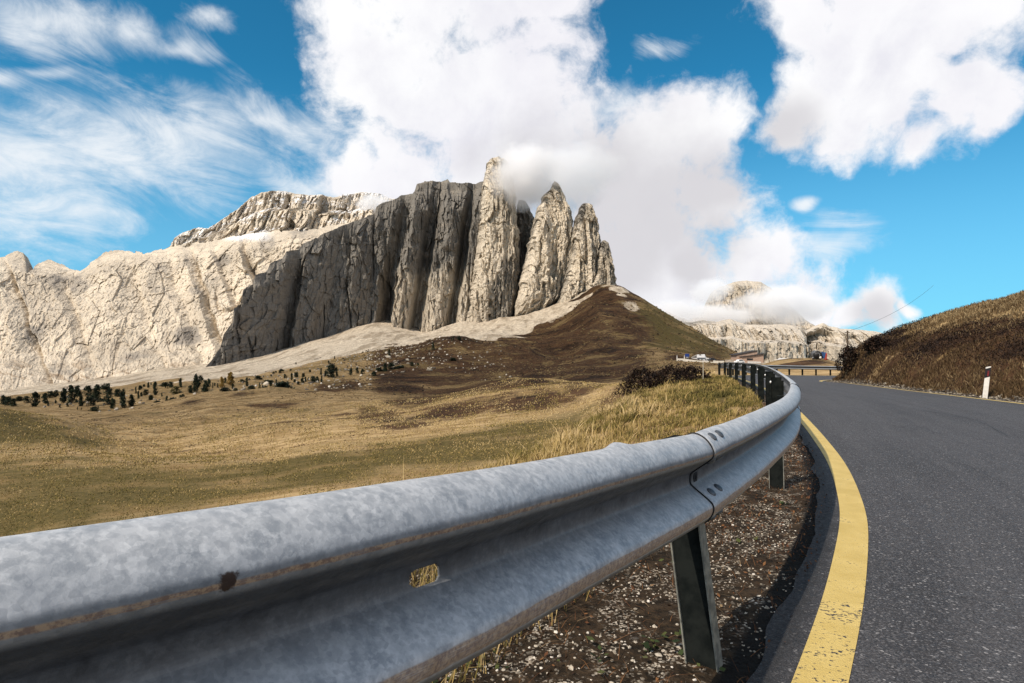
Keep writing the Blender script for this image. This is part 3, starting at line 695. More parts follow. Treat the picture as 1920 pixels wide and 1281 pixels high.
# origin of the Empty at the first splice, children in world coordinates
off0 = np.array((at(S0)[0][0], at(S0)[0][1], 0.0))
FAR0 = S0 + 49.0
joints = [S0 + 4.04 * k for k in range(-3, 13)] + [S0 + 4.04 * 12.1 + 4 * k for k in range(1, 6)]
joints = sorted(joints)
for k in range(len(joints) - 1):
    a, b = joints[k], joints[k + 1] + .32
    slot = SLOT_S if (a < SLOT_S < b - .3) else None
    near = abs(.5 * (a + b) - S0) < 7
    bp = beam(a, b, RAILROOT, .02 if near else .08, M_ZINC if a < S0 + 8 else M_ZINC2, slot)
    if a == min(joints, key=lambda v: abs(v - S0)) or abs(a - S0 - 4.04) < .01:
        for sx in (.075, .165):
            for t in (.125, .345, .655, .885): bolt(a + sx, t, bp, M_BOLT)
        # slotted post-bolt hole with its square washer
        P, N, A = surf(a + .045, .5, .001)
        mb = MB(); mb.add(place(np.array([(x * .021, y * .017, z) for z in (-.003, .0022) for x, y in ((-1, -1), (1, -1), (1, 1), (-1, 1))]), P, N, A), [(3, 2, 1, 0), (4, 5, 6, 7), (0, 1, 5, 4), (1, 2, 6, 5), (2, 3, 7, 6), (3, 0, 4, 7)])
        mb.build('slot', M_DARK, bp, bevel=.0008)
        V, Fs = dome(.009, .005); P, N, A = surf(a + .045, .5, .003); mb = MB(); mb.add(place(V, P, N, A), Fs); mb.build('slot_bolt', M_DARK, bp, True)
        # dark shadow gap of the lap edge: thin strip added in dark as its shade, along the sheet end
        tt = np.linspace(.0, 1., 90); pr = np.array([prof_at(t) for t in tt]); mb = MB()
        n2 = np.gradient(pr, axis=0); n2 = np.stack([-n2[:, 1], n2[:, 0]], 1); n2 /= np.linalg.norm(n2, axis=1)[:, None]; n2[n2[:, 0] < 0] *= 1
        if n2[45, 0] < 0: n2 = -n2
        Vv = []
        for j in range(90):
            for ds, e in ((-.0055, .0009), (-.0055, .0046), (.0002, .0046), (.0002, .0009)):
                Vv.append(rail_pt(a + ds, pr[j, 0] + n2[j, 0] * e, pr[j, 1] + n2[j, 1] * e))
        Fs = [(j * 4 + c, j * 4 + (c + 1) % 4, j * 4 + 4 + (c + 1) % 4, j * 4 + 4 + c) for j in range(89) for c in range(4)] + [(3, 2, 1, 0), (356, 357, 358, 359)]
        mb.add(Vv, Fs); mb.build('lap_edge', M_DARK, bp)
    if near and a < S0 + 3 and a > S0 - 1: bolt(a + 2.2, .445, bp, M_BOLT, .006, .004)
# second-splice scuff marks and hook
def channel(s, dtop, dbase, ztop, zbase, half, dep, parent, n='post', mat=None, flange=True, lean_s=0.0):
    """C-section post: web across the rail direction, two flanges"""
    p, t, r = at(s); T3 = np.array((t[0], t[1], 0)); R3 = np.array((r[0], r[1], 0)); th = .005
    def loc(dd, ss, z, f):                                 # f 0 base .. 1 top
        dm = dbase + (dtop - dbase) * f
        return np.array((p[0], p[1], 0)) + R3 * (dm + dd) + T3 * (ss + lean_s * f) + np.array((0, 0, z))
    mb = MB(); fl = MB()
    def slab(m, d0, d1, s0, s1):
        P = [loc(d, q, z, f) for z, f in ((zbase, 0), (ztop, 1)) for d, q in ((d0, s0), (d1, s0), (d1, s1), (d0, s1))]
        m.add(P, [(3, 2, 1, 0), (4, 5, 6, 7), (0, 1, 5, 4), (1, 2, 6, 5), (2, 3, 7, 6), (3, 0, 4, 7)])
    slab(mb, -half + th, half - th, 0, th)                                   # web
    slab(fl, -half, -half + th, -.012, dep); slab(fl, half - th, half, -.012, dep)
    slab(fl, -half + th, -half + th + .012, dep - th, dep); slab(fl, half - th - .012, half - th, dep - th, dep)
    o = mb.build(n, mat or M_POST, parent)
    if flange: fl.build('flange', M_FLANGE if flange == 2 else (mat or M_POST), o)
    return o
post_s = [S0 - 8.1, S0 - 4.2, s_at_Y(2.10), s_at_Y(4.80)] + [s_at_Y(v) for v in (7.6, 10.0, 13.4, 16.4, 20.2, 24.2, 28.2, 32.3, 36.0, 40)]
far = np.arange(s_at_Y(43), S0 + 80, 1.35)
for k, s in enumerate(post_s + list(far)):
    zb = zleft(s) - .12; zt = zrail(s) + BZ + .285
    near = s < S0 + 3.2
    if near:
        po = channel(s, -.012 if s < S0 + 1 else -.10, .075 if abs(s - S0) < 1 else -.085, zrail(s) + BZ + .10, zb, .054, .05, RAILROOT, flange=2)
        p, t, r = at(s); R = np.array(((t[0], r[0], 0), (t[1], r[1], 0), (0, 0, 1))); ms = MB(); ms.box((p[0] - r[0] * .05, p[1] - r[1] * .05, zrail(s) + BZ + .16), (.08, .07, .20), R); ms.build('spacer', M_POST, po)
        continue
    po = channel(s, -.085, -.07, zt + .01, zb - .1, .06, .055, RAILROOT, flange=1)
    p, t, r = at(s)
    mb = MB(); V, Fs = dome(.018, .014, 10, 3)
    P = np.array((p[0] - r[0] * .146, p[1] - r[1] * .146, zt - .05)); N = np.array((-r[0], -r[1], 0)); A = np.array((t[0], t[1], 0))
    if s < S0 + 45: mb.add(place(V, P, N, A), Fs); mb.build('bolt', M_BOLT2, po, True)
    # spacer block between post and beam
    ms = MB(); c = np.array((p[0] - r[0] * .012, p[1] - r[1] * .012, zrail(s) + BZ + .155)); R = np.array(((t[0], r[0], 0), (t[1], r[1], 0), (0, 0, 1)))
    ms.box(c, (.09, .022, .2), R); ms.build('spacer', M_POST, po)
# bracket plate seen behind the beam just before the first splice
p, t, r = at(S0 - .13); R = np.array(((t[0], r[0], 0), (t[1], r[1], 0), (0, 0, 1)))
mb = MB(); mb.box((p[0] - r[0] * .035, p[1] - r[1] * .035, zrail(S0) + BZ + .287), (.30, .05, .022), R); mb.build('bracket', M_POST, RAILROOT, bevel=.003)
for ch in RAILROOT.children: ch.location = tuple(-off0)
RAILROOT.location = tuple(off0)
# ------------------------------------------------------------------ rock
def rock_material(name, light, mid, dark, snow=0.0, crack=.6, sc=1.0):
    m, nt, b = material(name, rough=.95, spec=.08)
    p = nt.pos()
    a = nt.noise(nt.scale(p, (1, 1, .30)), .011 / sc, 8, .62); st = nt.noise(nt.scale(p, (1, 1, .10)), .060 / sc, 6, .65); f = nt.noise(p, .085 / sc, 8, .70); ly = nt.noise(nt.scale(p, (.10, .10, 1.0)), .10 / sc, 5, .6)
    ff = nt.noise(nt.scale(p, (1, 1, .5)), .42 / sc, 5, .72)
    c = nt.mix(nt.ramp(a, .36, .64), light, mid)
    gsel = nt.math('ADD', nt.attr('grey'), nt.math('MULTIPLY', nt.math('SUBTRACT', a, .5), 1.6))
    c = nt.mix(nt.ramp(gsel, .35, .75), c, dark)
    c = nt.mix(nt.ramp(st, .50, .70, 0, .55), c, nt.mix(.5, dark, (.09, .08, .07)))
    c = nt.mix(nt.ramp(ly, .52, .72, 0, .35), c, mid)
    c = nt.mix(nt.ramp(ff, .50, .74, 0, .6), c, dark)
    crk = nt.math('ABSOLUTE', nt.math('SUBTRACT', nt.noise(nt.scale(p, (1, 1, .09)), .070 / sc, 6, .66), .5))
    c = nt.mix(nt.ramp(crk, .0, .02, crack, 0), c, (.10, .088, .075))
    c = nt.mix(nt.ramp(f, .56, .8, 0, .4), c, light)
    c = nt.mix(nt.attr('soil'), c, nt.mix(nt.ramp(ff, .35, .65), (.20, .13, .075), (.30, .205, .125)))
    if snow:
        g = nt.node('ShaderNodeNewGeometry'); nz = nt.sep(g.outputs['Normal'])[2]
        sn = nt.math('MULTIPLY', nt.ramp(nt.math('ADD', nz, nt.math('MULTIPLY', nt.math('SUBTRACT', f, .5), .5)), .52, .66), nt.attr('snow'))
        c = nt.mix(nt.math('MULTIPLY', sn, snow), c, (.82, .83, .86))
    nt.set(b.inputs['Base Color'], c)
    h = nt.math('ADD', nt.math('MULTIPLY', f, 1.2), nt.math('MULTIPLY', st, .8)); h = nt.math('ADD', h, nt.math('MULTIPLY', ff, .35)); h = nt.math('ADD', h, nt.math('MULTIPLY', ly, .35))
    nt.set(b.inputs['Normal'], nt.bump(h, .9, 3.0 * sc))
    return m
M_ROCKL = rock_material('pale_dolomite', (.68, .59, .47), (.51, .44, .35), (.31, .275, .235), snow=.95, crack=.3)
M_ROCKT = rock_material('tower_dolomite', (.67, .585, .465), (.45, .39, .31), (.185, .17, .15))
M_ROCKF = rock_material('far_dolomite', (.56, .485, .385), (.45, .39, .31), (.29, .26, .225), snow=.10, sc=1.6)
def relief(X, Z, Y, amp, wid, seed, slant=0.0, slab=False):
    """buttresses, chimneys, broken blocks, cracks (metres, positive = toward the viewer)"""
    x = X + slant * Z + .07 * wid * fbm(X / (wid * 1.1), Z / (wid * 1.1), seed=seed + 71, oct=3)
    zz = Z + .08 * wid * fbm(X / (wid * .8), Z / (wid * .8), seed=seed + 73, oct=3)
    if slab:
        r = .9 * amp * fbm(x / (wid * 2.4), zz / (wid * 2.0), seed=seed, oct=3)
        r = r + .34 * amp * facet(x / (wid * .80), zz / (wid * 1.5), seed + 2) + .17 * amp * facet(x / (wid * .30), zz / (wid * .55), seed + 5)
        r = r + .13 * amp * facet(x / (wid * .12), zz / (wid * .17), seed + 7) + .24 * amp * fbm(x / (wid * .06), zz / (wid * .07), seed=seed + 8, oct=3)
        ck = noise(x / (wid * .9), Z / (wid * 4.5), seed=seed + 31); r = r - 1.0 * amp * np.exp(-(ck / .05) ** 2) * sstep(0, .4, noise(X / (wid * 2), Z / (wid * 2), seed=seed + 33))
        return r
    r = .75 * ridged(x / wid, Z / (wid * 9), Y / (wid * 3), seed, 2, .5) * amp
    r = r + .50 * amp * facet(x / (wid * .75), zz / (wid * 3.2), seed + 5) + .34 * amp * facet(x / (wid * .32), zz / (wid * 1.2), seed + 6)
    r = r + .20 * amp * facet(x / (wid * .13), zz / (wid * .40), seed + 9) + .14 * amp * fbm(x / (wid * .06), zz / (wid * .12), Y / (wid * .2), seed + 19, 3, .6)
    ck = noise(x / (wid * .45), Z / (wid * 10), Y / (wid * 1.5), seed + 31); r = r - .9 * amp * np.exp(-(ck / .07) ** 2) * sstep(-.2, .3, noise(X / (wid * .9), Z / (wid * 1.6), seed=seed + 35))
    return r
def sheet(name, top, base, depthb, deptht, n_c, n_r, amp, wid, seed, mat, prof=None, ribs=None, slant=0.0, back=160, greyf=None, snowf=None, jag=0.0, drop=30, edgefade=0.0, slab=False, smoothface=False, soilf=None):
    """rock wall: traced skyline at its own distance, real face with relief, closed behind"""
    tp = np.array(top, float); bp = np.array(base, float); db = np.array(depthb, float); dt = np.array(deptht, float)
    px = np.linspace(tp[0, 0], tp[-1, 0], n_c)
    u = (px - CX) / F
    Yb = np.interp(px, db[:, 0], db[:, 1]); Yt = np.interp(px, dt[:, 0], dt[:, 1])
    rowt = np.interp(px, tp[:, 0], tp[:, 1]) + jag * (.6 * ridged(px / 14, px * 0, seed=seed + 40, oct=5, gain=.6) + .35 * facet(px / 17, px * 0, seed + 41)) ; rowb = np.interp(px, bp[:, 0], bp[:, 1])
    zb = CH - (rowb - HY) * Yb / F - drop
    gk = np.exp(-.5 * (np.linspace(-3, 3, 2 * (n_c // 14) + 1)) ** 2); gk /= gk.sum(); hk = len(gk) // 2
    rowr = np.convolve(np.pad(np.minimum(rowt, np.percentile(rowt, 95)), hk, mode='edge'), gk, 'valid') if smoothface else rowt
    zref = CH - (rowr - HY) * Yt / F
    prx, pry = ([0, 1], [0, 1]) if prof is None else prof
    prx = list(prx) + [1.4]; pry = list(pry) + [1.15]
    zt = zref.copy()
    for _ in range(8):
        Yq = Yb + (Yt - Yb) * np.interp((zt - zb) / (zref - zb), prx, pry); zt = CH - (rowt - HY) * Yq / F
    v = np.linspace(0, 1, n_r)
    kk = v[None] ** 6
    Z = zb[:, None] + ((zref - zb)[:, None] * (1 - kk) + (zt - zb)[:, None] * kk) * v[None]
    Y = Yb[:, None] + (Yt - Yb)[:, None] * np.interp((Z - zb[:, None]) / (zref - zb)[:, None], prx, pry)
    X = u[:, None] * Y
    rl = relief(u[:, None] * 900 + 0 * Z if slab else X, Z, Y, amp, wid, seed, slant, slab)
    fade = np.ones_like(rl) * np.clip((1 - v[None]) * 9, .12, 1)
    if edgefade: fade = fade * np.clip((px - px[0]) / edgefade, 0.05, 1)[:, None]
    dy = -rl * fade
    if ribs is not None:
        rb = np.array(ribs, float)                        # photo column -> metres toward viewer
        row = HY - (Z - CH) * F / Y
        pxs = px[:, None] + (row - 600) * ribslant
        dy = dy - np.interp(pxs + (9 * fbm(px[:, None] / 40 + 0 * row, row / 34, seed=seed + 90, oct=3) if slab else 0), rb[:, 0], rb[:, 1]) * np.clip((1 - v[None]) * 5, .25, 1)
    Y2 = Y + dy
    X2 = X + u[:, None] * dy * .6 + .15 * np.abs(rl) * noise(X / (wid * .5), Z / (wid * .5), seed=seed + 3)
    # back of the massif
    nb = 10; tb = np.linspace(0, 1, nb + 1)[1:]
    Zb = zt[:, None] - (zt - zb)[:, None] * (tb[None] ** 1.6) + 4 * noise(X[:, -1:] / 20 + tb[None] * 9, tb[None] * 7 + Z[:, -1:] * 0, seed=seed + 21) * (1 - tb[None])
    Yk = Y2[:, -1:] + back * (tb[None] ** .8); Xk = X2[:, -1:] + u[:, None] * (Yk - Y2[:, -1:]) * .5
    X2 = np.concatenate([X2, Xk], 1); Y2 = np.concatenate([Y2, Yk], 1); Z2 = np.concatenate([Z, Zb], 1)
    n, mm = X2.shape
    i = np.arange(n - 1)[:, None] * mm + np.arange(mm - 1)[None]
    q = np.stack([i, i + 1, i + mm + 1, i + mm], -1).reshape(-1, 4)[:, ::-1]
    PXg = np.repeat(px[:, None], mm, 1); ROW = HY - (Z2 - CH) * F / Y2
    g = np.zeros((n, mm)) if greyf is None else greyf(PXg, ROW, X2, Z2)
    sn = np.zeros((n, mm)) if snowf is None else snowf(PXg, ROW, X2, Z2)
    so_ = np.zeros((n, mm)) if soilf is None else soilf(PXg, ROW)
    return tag(mesh_np(name, np.stack([X2.ravel(), Y2.ravel(), Z2.ravel()], 1), q, mat, False, attrs={'grey': g.ravel(), 'snow': sn.ravel(), 'soil': so_.ravel()}), kind='structure')
ribslant = 0.0
ribsL = [(-420, 0), (20, 8), (44, -6), (50, -16), (58, 4), (128, 8), (146, -8), (160, 4), (215, 5), (250, 3), (276, -6), (290, 6), (335, 6), (350, -8), (371, 5), (384, 9), (399, -20), (406, 3), (441, 8), (449, -9), (470, 5), (498, 8), (505, -24), (522, 4), (548, -9), (560, 0), (700, 0)]
def soilL(p, r):
    lo = 728 - (p - 160) * .30; up = 716 - (p - 180) * .27          # brown grassy wedge between pale scree streaks
    w_ = sstep(2, -3, r - lo + 9) * sstep(-3, 3, r - up + 6) * sstep(160, 190, p) * sstep(400, 372, p) + .25 * fbm(p / 12, r / 6, seed=66, oct=3)
    st = sstep(.2, .45, fbm((p + 2.4 * r) / 60, (r - .4 * p) / 7, seed=67, oct=4)) * sstep(655, 700, r) * .55
    return np.clip(np.where(r > 640, w_, 0) + st * sstep(640, 680, r), 0, 1)
# left range: long pale inclined face
topL = [(-420, 540), (-300, 515), (-150, 485), (-60, 492), (0, 485), (18, 474), (32, 471), (44, 474), (48, 486), (51, 512), (60, 505), (80, 490), (92, 487), (115, 494), (138, 507), (150, 508), (170, 495), (195, 476), (215, 470), (245, 470), (265, 475), (290, 471), (318, 464), (340, 462), (375, 456), (420, 447), (470, 437), (520, 432), (560, 434), (600, 428), (640, 420), (700, 410)]
baseL = [(-420, 752), (0, 748), (150, 738), (240, 728), (300, 722), (400, 702), (700, 650)]
ribslant = -.35
sheet('rock_wall', topL, baseL, [(-420, 560), (0, 600), (300, 690), (500, 800), (700, 900)], [(-420, 1150), (0, 1120), (200, 1150), (320, 1180), (420, 1150), (560, 1100), (700, 1150)], 900, 440, 9, 40, 101, M_ROCKL,
      prof=([0, .12, .3, .5, .7, .85, 1], [0, .25, .45, .58, .72, .80, 1.0]), slant=-.30, slab=True, smoothface=True,
      greyf=lambda p, r, x, z: np.clip(1.3 * fbm(p / 60, r / 45, seed=13, oct=4), 0, .6) + .30 * sstep(640, 740, r) * (.5 + fbm(x / 60, z / 60, seed=3)) + .25 * np.exp(-((p - 30) / 40) ** 2 - ((r - 690) / 30) ** 2),
      snowf=lambda p, r, x, z: .8 * sstep(400, 450, p) * sstep(520, 480, p) * sstep(456, 446, r), jag=4.2, ribs=ribsL, soilf=soilL)
ribslant = 0.0
# higher summit plateau behind, with ledges of old snow
topU = [(290, 480), (318, 464), (330, 447), (345, 436), (360, 431), (375, 427), (392, 430), (405, 420), (420, 409), (445, 392), (462, 378), (472, 369), (490, 361), (515, 358), (535, 359), (555, 363), (575, 365), (600, 366), (625, 370), (650, 366), (668, 362), (690, 361), (712, 364), (730, 372), (800, 380), (900, 400)]
sheet('mountain_summit', topU, [(290, 500), (420, 470), (600, 455), (900, 470)], [(290, 1330), (900, 1330)], [(290, 1450), (430, 1560), (900, 1560)], 460, 200, 20, 44, 133, M_ROCKL,
      prof=([0, .3, .36, .6, .68, .92, 1], [0, .2, .32, .46, .66, .80, 1.0]), greyf=lambda p, r, x, z: .12 + .25 * np.exp(-((p - 590) / 45) ** 2 - ((r - 405) / 22) ** 2) + 0 * p,
      snowf=lambda p, r, x, z: .9 * sstep(-.15, .25, fbm(x / 40, z / 12, seed=91)), jag=2.0, drop=20)
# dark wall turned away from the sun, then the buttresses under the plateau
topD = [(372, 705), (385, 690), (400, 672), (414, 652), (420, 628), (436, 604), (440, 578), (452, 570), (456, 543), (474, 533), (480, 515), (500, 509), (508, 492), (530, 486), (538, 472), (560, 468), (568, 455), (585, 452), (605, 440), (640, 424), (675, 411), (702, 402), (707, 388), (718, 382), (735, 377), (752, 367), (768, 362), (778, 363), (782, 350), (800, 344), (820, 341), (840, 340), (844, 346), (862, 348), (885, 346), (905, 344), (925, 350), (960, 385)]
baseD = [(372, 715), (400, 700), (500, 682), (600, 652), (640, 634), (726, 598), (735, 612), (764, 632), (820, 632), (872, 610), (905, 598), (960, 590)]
ribs = [(372, 0), (520, 6), (536, -16), (545, -22), (556, 4), (590, 10), (612, -4), (660, 8), (705, 6), (722, -20), (734, -10), (740, 44), (752, 52), (770, 40), (778, 6), (786, 0), (800, 46), (822, 52), (838, 44), (846, 8), (852, 10), (862, 52), (874, 56), (882, 40), (889, -8), (905, -20), (960, -20)]
ribslant = .16
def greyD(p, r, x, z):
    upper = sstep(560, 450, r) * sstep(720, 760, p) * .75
    return np.maximum(.85 * sstep(740, 722, p + .16 * (r - 600)), upper) + .10  # wall's shade deepened with darker grey in its colour
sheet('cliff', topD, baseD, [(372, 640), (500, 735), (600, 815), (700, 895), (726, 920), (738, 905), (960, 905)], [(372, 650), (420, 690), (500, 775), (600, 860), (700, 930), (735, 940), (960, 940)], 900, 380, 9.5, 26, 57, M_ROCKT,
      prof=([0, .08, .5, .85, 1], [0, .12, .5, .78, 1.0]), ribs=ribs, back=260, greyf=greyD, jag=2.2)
# the rock towers
def tower(name, left, right, Y0, thick, seed, amp=6, wid=16, nk=230, nr=330, grey=None, topjag=0, facing=0.0):
    L = np.array(left, float); R = np.array(right, float)  # (row, column)
    r0, r1 = min(L[0, 0], R[0, 0]), max(L[-1, 0], R[-1, 0])
    rows = np.linspace(r0, r1 + 14, nr)
    xl = np.interp(rows, L[:, 0], L[:, 1]); xr = np.interp(rows, R[:, 0], R[:, 1])
    Zr = CH - (rows - HY) * Y0 / F
    cx = (xl + xr) / 2; hw = np.maximum((xr - xl) / 2, .4) * Y0 / F
    cxw = (cx - CX) / F * Y0
    ang = np.linspace(0, 2 * math.pi, nk, endpoint=False)
    ca, sa = np.cos(ang), np.sin(ang)
    # rounded-polygon plan, ribbed
    ex = .75
    ux = np.sign(ca) * np.abs(ca) ** ex; uy = np.sign(sa) * np.abs(sa) ** ex
    hd = np.minimum(thick, hw * 1.25 + 2)
    X = cxw[:, None] + hw[:, None] * ux[None]; Y = Y0 + hd[:, None] * uy[None] + facing * ux[None] * hw[:, None]; Z = np.repeat(Zr[:, None], nk, 1)
    rl = relief(X + .6 * Y, Z, Y, amp, wid, seed)
    k = np.clip(hw / 9, .2, 1)[:, None]
    X = X + k * (3.6 * ridged(Z / 17, np.sign(ux)[None] * 3.3 + 0 * Z, seed=seed + 60, oct=4, gain=.62) - 1.0) * ux[None]
    side = np.abs(uy[None]) ** .5 * .85 + .15
    X = X + ux[None] * rl * k * .35 * (1 - .6 * np.abs(ux[None])); Y = Y + uy[None] * rl * k * side
    Z = Z + .8 * noise(X / 5, Y / 5, Z / 9, seed + 2) * k
    n = nr
    i = np.arange(n - 1)[:, None] * nk + np.arange(nk)[None]; j = np.arange(n - 1)[:, None] * nk + (np.arange(nk)[None] + 1) % nk
    q = np.stack([i, j, j + nk, i + nk], -1).reshape(-1, 4)
    V = np.stack([X.ravel(), Y.ravel(), Z.ravel()], 1)
    V = np.vstack([V, [[cxw[0], Y0, Zr[0] + 1.0]]])
    cap = np.stack([np.full(nk, len(V) - 1), (np.arange(nk) + 1) % nk, np.arange(nk)], 1)
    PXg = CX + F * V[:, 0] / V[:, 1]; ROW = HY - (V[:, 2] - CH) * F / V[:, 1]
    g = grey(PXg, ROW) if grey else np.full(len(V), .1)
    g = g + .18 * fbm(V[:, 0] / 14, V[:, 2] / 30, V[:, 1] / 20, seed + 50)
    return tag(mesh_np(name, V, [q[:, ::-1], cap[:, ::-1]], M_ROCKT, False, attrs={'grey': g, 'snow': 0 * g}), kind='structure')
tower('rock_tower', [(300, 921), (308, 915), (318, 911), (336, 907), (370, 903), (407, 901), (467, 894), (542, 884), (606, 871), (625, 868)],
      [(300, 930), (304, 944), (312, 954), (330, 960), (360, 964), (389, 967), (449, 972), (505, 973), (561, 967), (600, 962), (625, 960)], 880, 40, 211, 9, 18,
      grey=lambda p, r: .06 + .55 * sstep(925, 945, p + .2 * (r - 480)) * sstep(430, 500, r) + .3 * sstep(400, 340, r))  # unlit lower right side painted in with grey
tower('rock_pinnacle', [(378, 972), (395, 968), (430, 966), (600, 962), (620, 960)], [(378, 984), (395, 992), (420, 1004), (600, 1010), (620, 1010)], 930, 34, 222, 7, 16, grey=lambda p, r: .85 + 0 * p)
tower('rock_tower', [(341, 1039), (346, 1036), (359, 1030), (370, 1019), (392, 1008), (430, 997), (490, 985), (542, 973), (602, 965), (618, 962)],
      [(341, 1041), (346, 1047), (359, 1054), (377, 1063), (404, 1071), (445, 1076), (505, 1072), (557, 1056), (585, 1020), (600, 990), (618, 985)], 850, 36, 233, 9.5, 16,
      grey=lambda p, r: np.maximum(.10 + .5 * sstep(1040, 1058, p + .25 * (r - 470)) * sstep(440, 475, r), .6 * sstep(1012, 1000, p + .30 * (r - 430)) * sstep(360, 390, r)))  # grey paints the unlit right facet and the neighbour's shadow on the left flank
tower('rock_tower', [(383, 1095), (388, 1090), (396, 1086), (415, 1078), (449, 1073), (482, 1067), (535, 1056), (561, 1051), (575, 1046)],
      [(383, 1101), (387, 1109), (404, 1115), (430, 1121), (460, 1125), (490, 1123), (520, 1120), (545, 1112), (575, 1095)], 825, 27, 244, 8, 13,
      grey=lambda p, r: .06 + .6 * sstep(1092, 1080, p + .22 * (r - 450)) + .2 * sstep(430, 400, r))  # shadow on the left side painted in as grey
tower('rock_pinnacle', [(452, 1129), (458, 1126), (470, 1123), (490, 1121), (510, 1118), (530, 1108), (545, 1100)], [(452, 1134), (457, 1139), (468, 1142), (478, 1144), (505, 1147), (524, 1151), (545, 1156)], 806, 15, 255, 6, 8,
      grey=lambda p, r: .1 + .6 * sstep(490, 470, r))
# far plateau on the right, seen over the pass
ribslant = 0.0
topF = [(1180, 560), (1230, 590), (1262, 602), (1290, 605), (1318, 601), (1345, 604), (1368, 598), (1395, 608), (1430, 609), (1470, 608), (1500, 613), (1512, 622), (1530, 612), (1546, 605), (1556, 611), (1575, 616), (1600, 617), (1640, 621), (1665, 628), (1690, 640), (1760, 660), (1850, 690)]
ribsF = [(1180, 0), (1350, 20), (1362, -30), (1372, 20), (1440, 30), (1500, 60), (1512, 20), (1516, -190), (1530, -170), (1560, -110), (1580, -10), (1600, -40), (1650, 10), (1850, 0)]
sheet('far_plateau', topF, [(1180, 680), (1500, 690), (1850, 700)], [(1180, 2450), (1850, 2450)], [(1180, 2700), (1850, 2700)], 560, 120, 26, 62, 301, M_ROCKF, prof=([0, .3, .62, .68, .9, 1], [0, .08, .14, .55, .75, 1.0]), ribs=ribsF, back=500,
      greyf=lambda p, r, x, z: .10 + .25 * sstep(1508, 1520, p) * sstep(1575, 1555, p) * sstep(618, 632, r), snowf=lambda p, r, x, z: np.ones_like(p), jag=1.2, drop=40)  # shaded recess also darkened in the rock colour
topG = [(1200, 600), (1250, 585), (1290, 600), (1318, 590), (1335, 548), (1350, 538), (1378, 529), (1400, 526), (1425, 528), (1445, 540), (1465, 556), (1490, 580), (1510, 600), (1540, 618), (1600, 640)]
sheet('far_summit', topG, [(1200, 640), (1600, 640)], [(1200, 2950), (1600, 2950)], [(1200, 3150), (1600, 3150)], 360, 130, 22, 60, 322, M_ROCKF, prof=([0, .3, .5, .6, .9, 1], [0, .1, .4, .5, .7, 1.0]), back=500,
      greyf=lambda p, r, x, z: .15 + 0 * p, snowf=lambda p, r, x, z: np.ones_like(p) * .7, jag=1.5, drop=20)
# ------------------------------------------------------------------ grass, stones, leaves
def blade_material(name, cols):
    m, nt, b = material(name, rough=.8, spec=.15)
    t = nt.attr('tint'); c = cols[0]
    for i, cc in enumerate(cols[1:]):
        c = nt.mix(nt.ramp(t, (i + .35) / (len(cols) - 1), (i + .75) / (len(cols) - 1)), c, cc)
    nt.set(b.inputs['Base Color'], c); return m
M_STRAW = blade_material('dry_grass', [(.070, .060, .018), (.155, .122, .034), (.31, .22, .085), (.43, .32, .16)])
M_BANK = blade_material('bank_grass', [(.030, .016, .010), (.065, .040, .020), (.13, .085, .042), (.28, .21, .115)])
M_LEAF = blade_material('dead_leaves', [(.030, .016, .010), (.095, .040, .018), (.16, .075, .03), (.23, .16, .09)])
M_GREENL = blade_material('small_green_leaves', [(.016, .026, .009), (.032, .048, .016), (.06, .07, .022), (.09, .09, .035)])
M_HEATH = blade_material('heather_twigs', [(.010, .007, .006), (.022, .013, .009), (.045, .024, .014), (.085, .05, .025)])
M_CHIP = blade_material('stone_chips', [(.07, .06, .05), (.22, .19, .15), (.42, .37, .30), (.60, .55, .48)])
def blades(name, P, H, Wd, lean, tint, mat, parent=None):
    n = len(P); P = np.asarray(P); a = RNG.uniform(0, 2 * math.pi, n)
    e = np.stack([np.cos(a), np.sin(a), np.zeros(n)], 1) * Wd[:, None] * .5
    L = np.column_stack([lean, np.zeros(n)])
    up = np.array((0, 0, 1.))
    mid = P + up * (H * .55)[:, None] + L * (H * .35)[:, None]; tip = P + up * (H * .9)[:, None] + L * H[:, None]
    V = np.stack([P - e, P + e, mid + e * .7, mid - e * .7, tip], 1).reshape(-1, 3)
    k = np.arange(n)[:, None] * 5
    return mesh_np(name, V, [k + np.array([[0, 1, 2, 3]]), k + np.array([[3, 2, 4]])], mat, False, parent, attrs={'tint': np.repeat(tint, 5)})
def leaves(name, P, N0, size, tint, mat, flat=.4, asp=.55):
    n = len(P); a = RNG.uniform(0, 2 * math.pi, n)
    e = np.stack([np.cos(a), np.sin(a), RNG.normal(0, flat, n)], 1); e /= np.linalg.norm(e, axis=1)[:, None]
    g = np.stack([-np.sin(a), np.cos(a), RNG.normal(0, flat, n)], 1); g /= np.linalg.norm(g, axis=1)[:, None]
    s = size[:, None]; c = np.array((0, 0, 1.)) * s * .25
    V = np.stack([P - e * s, P + g * s * asp + c * .3, P + e * s + c, P - g * s * asp + c * .3], 1).reshape(-1, 3)
    k = np.arange(n)[:, None] * 4
    return mesh_np(name, V, k + np.array([[0, 1, 2, 3]]), mat, False, attrs={'tint': np.repeat(tint, 4)})
_oct = np.array([(1, 0, 0), (0, 1, 0), (-1, 0, 0), (0, -1, 0), (0, 0, 1), (0, 0, -1)], float)
_ic = []
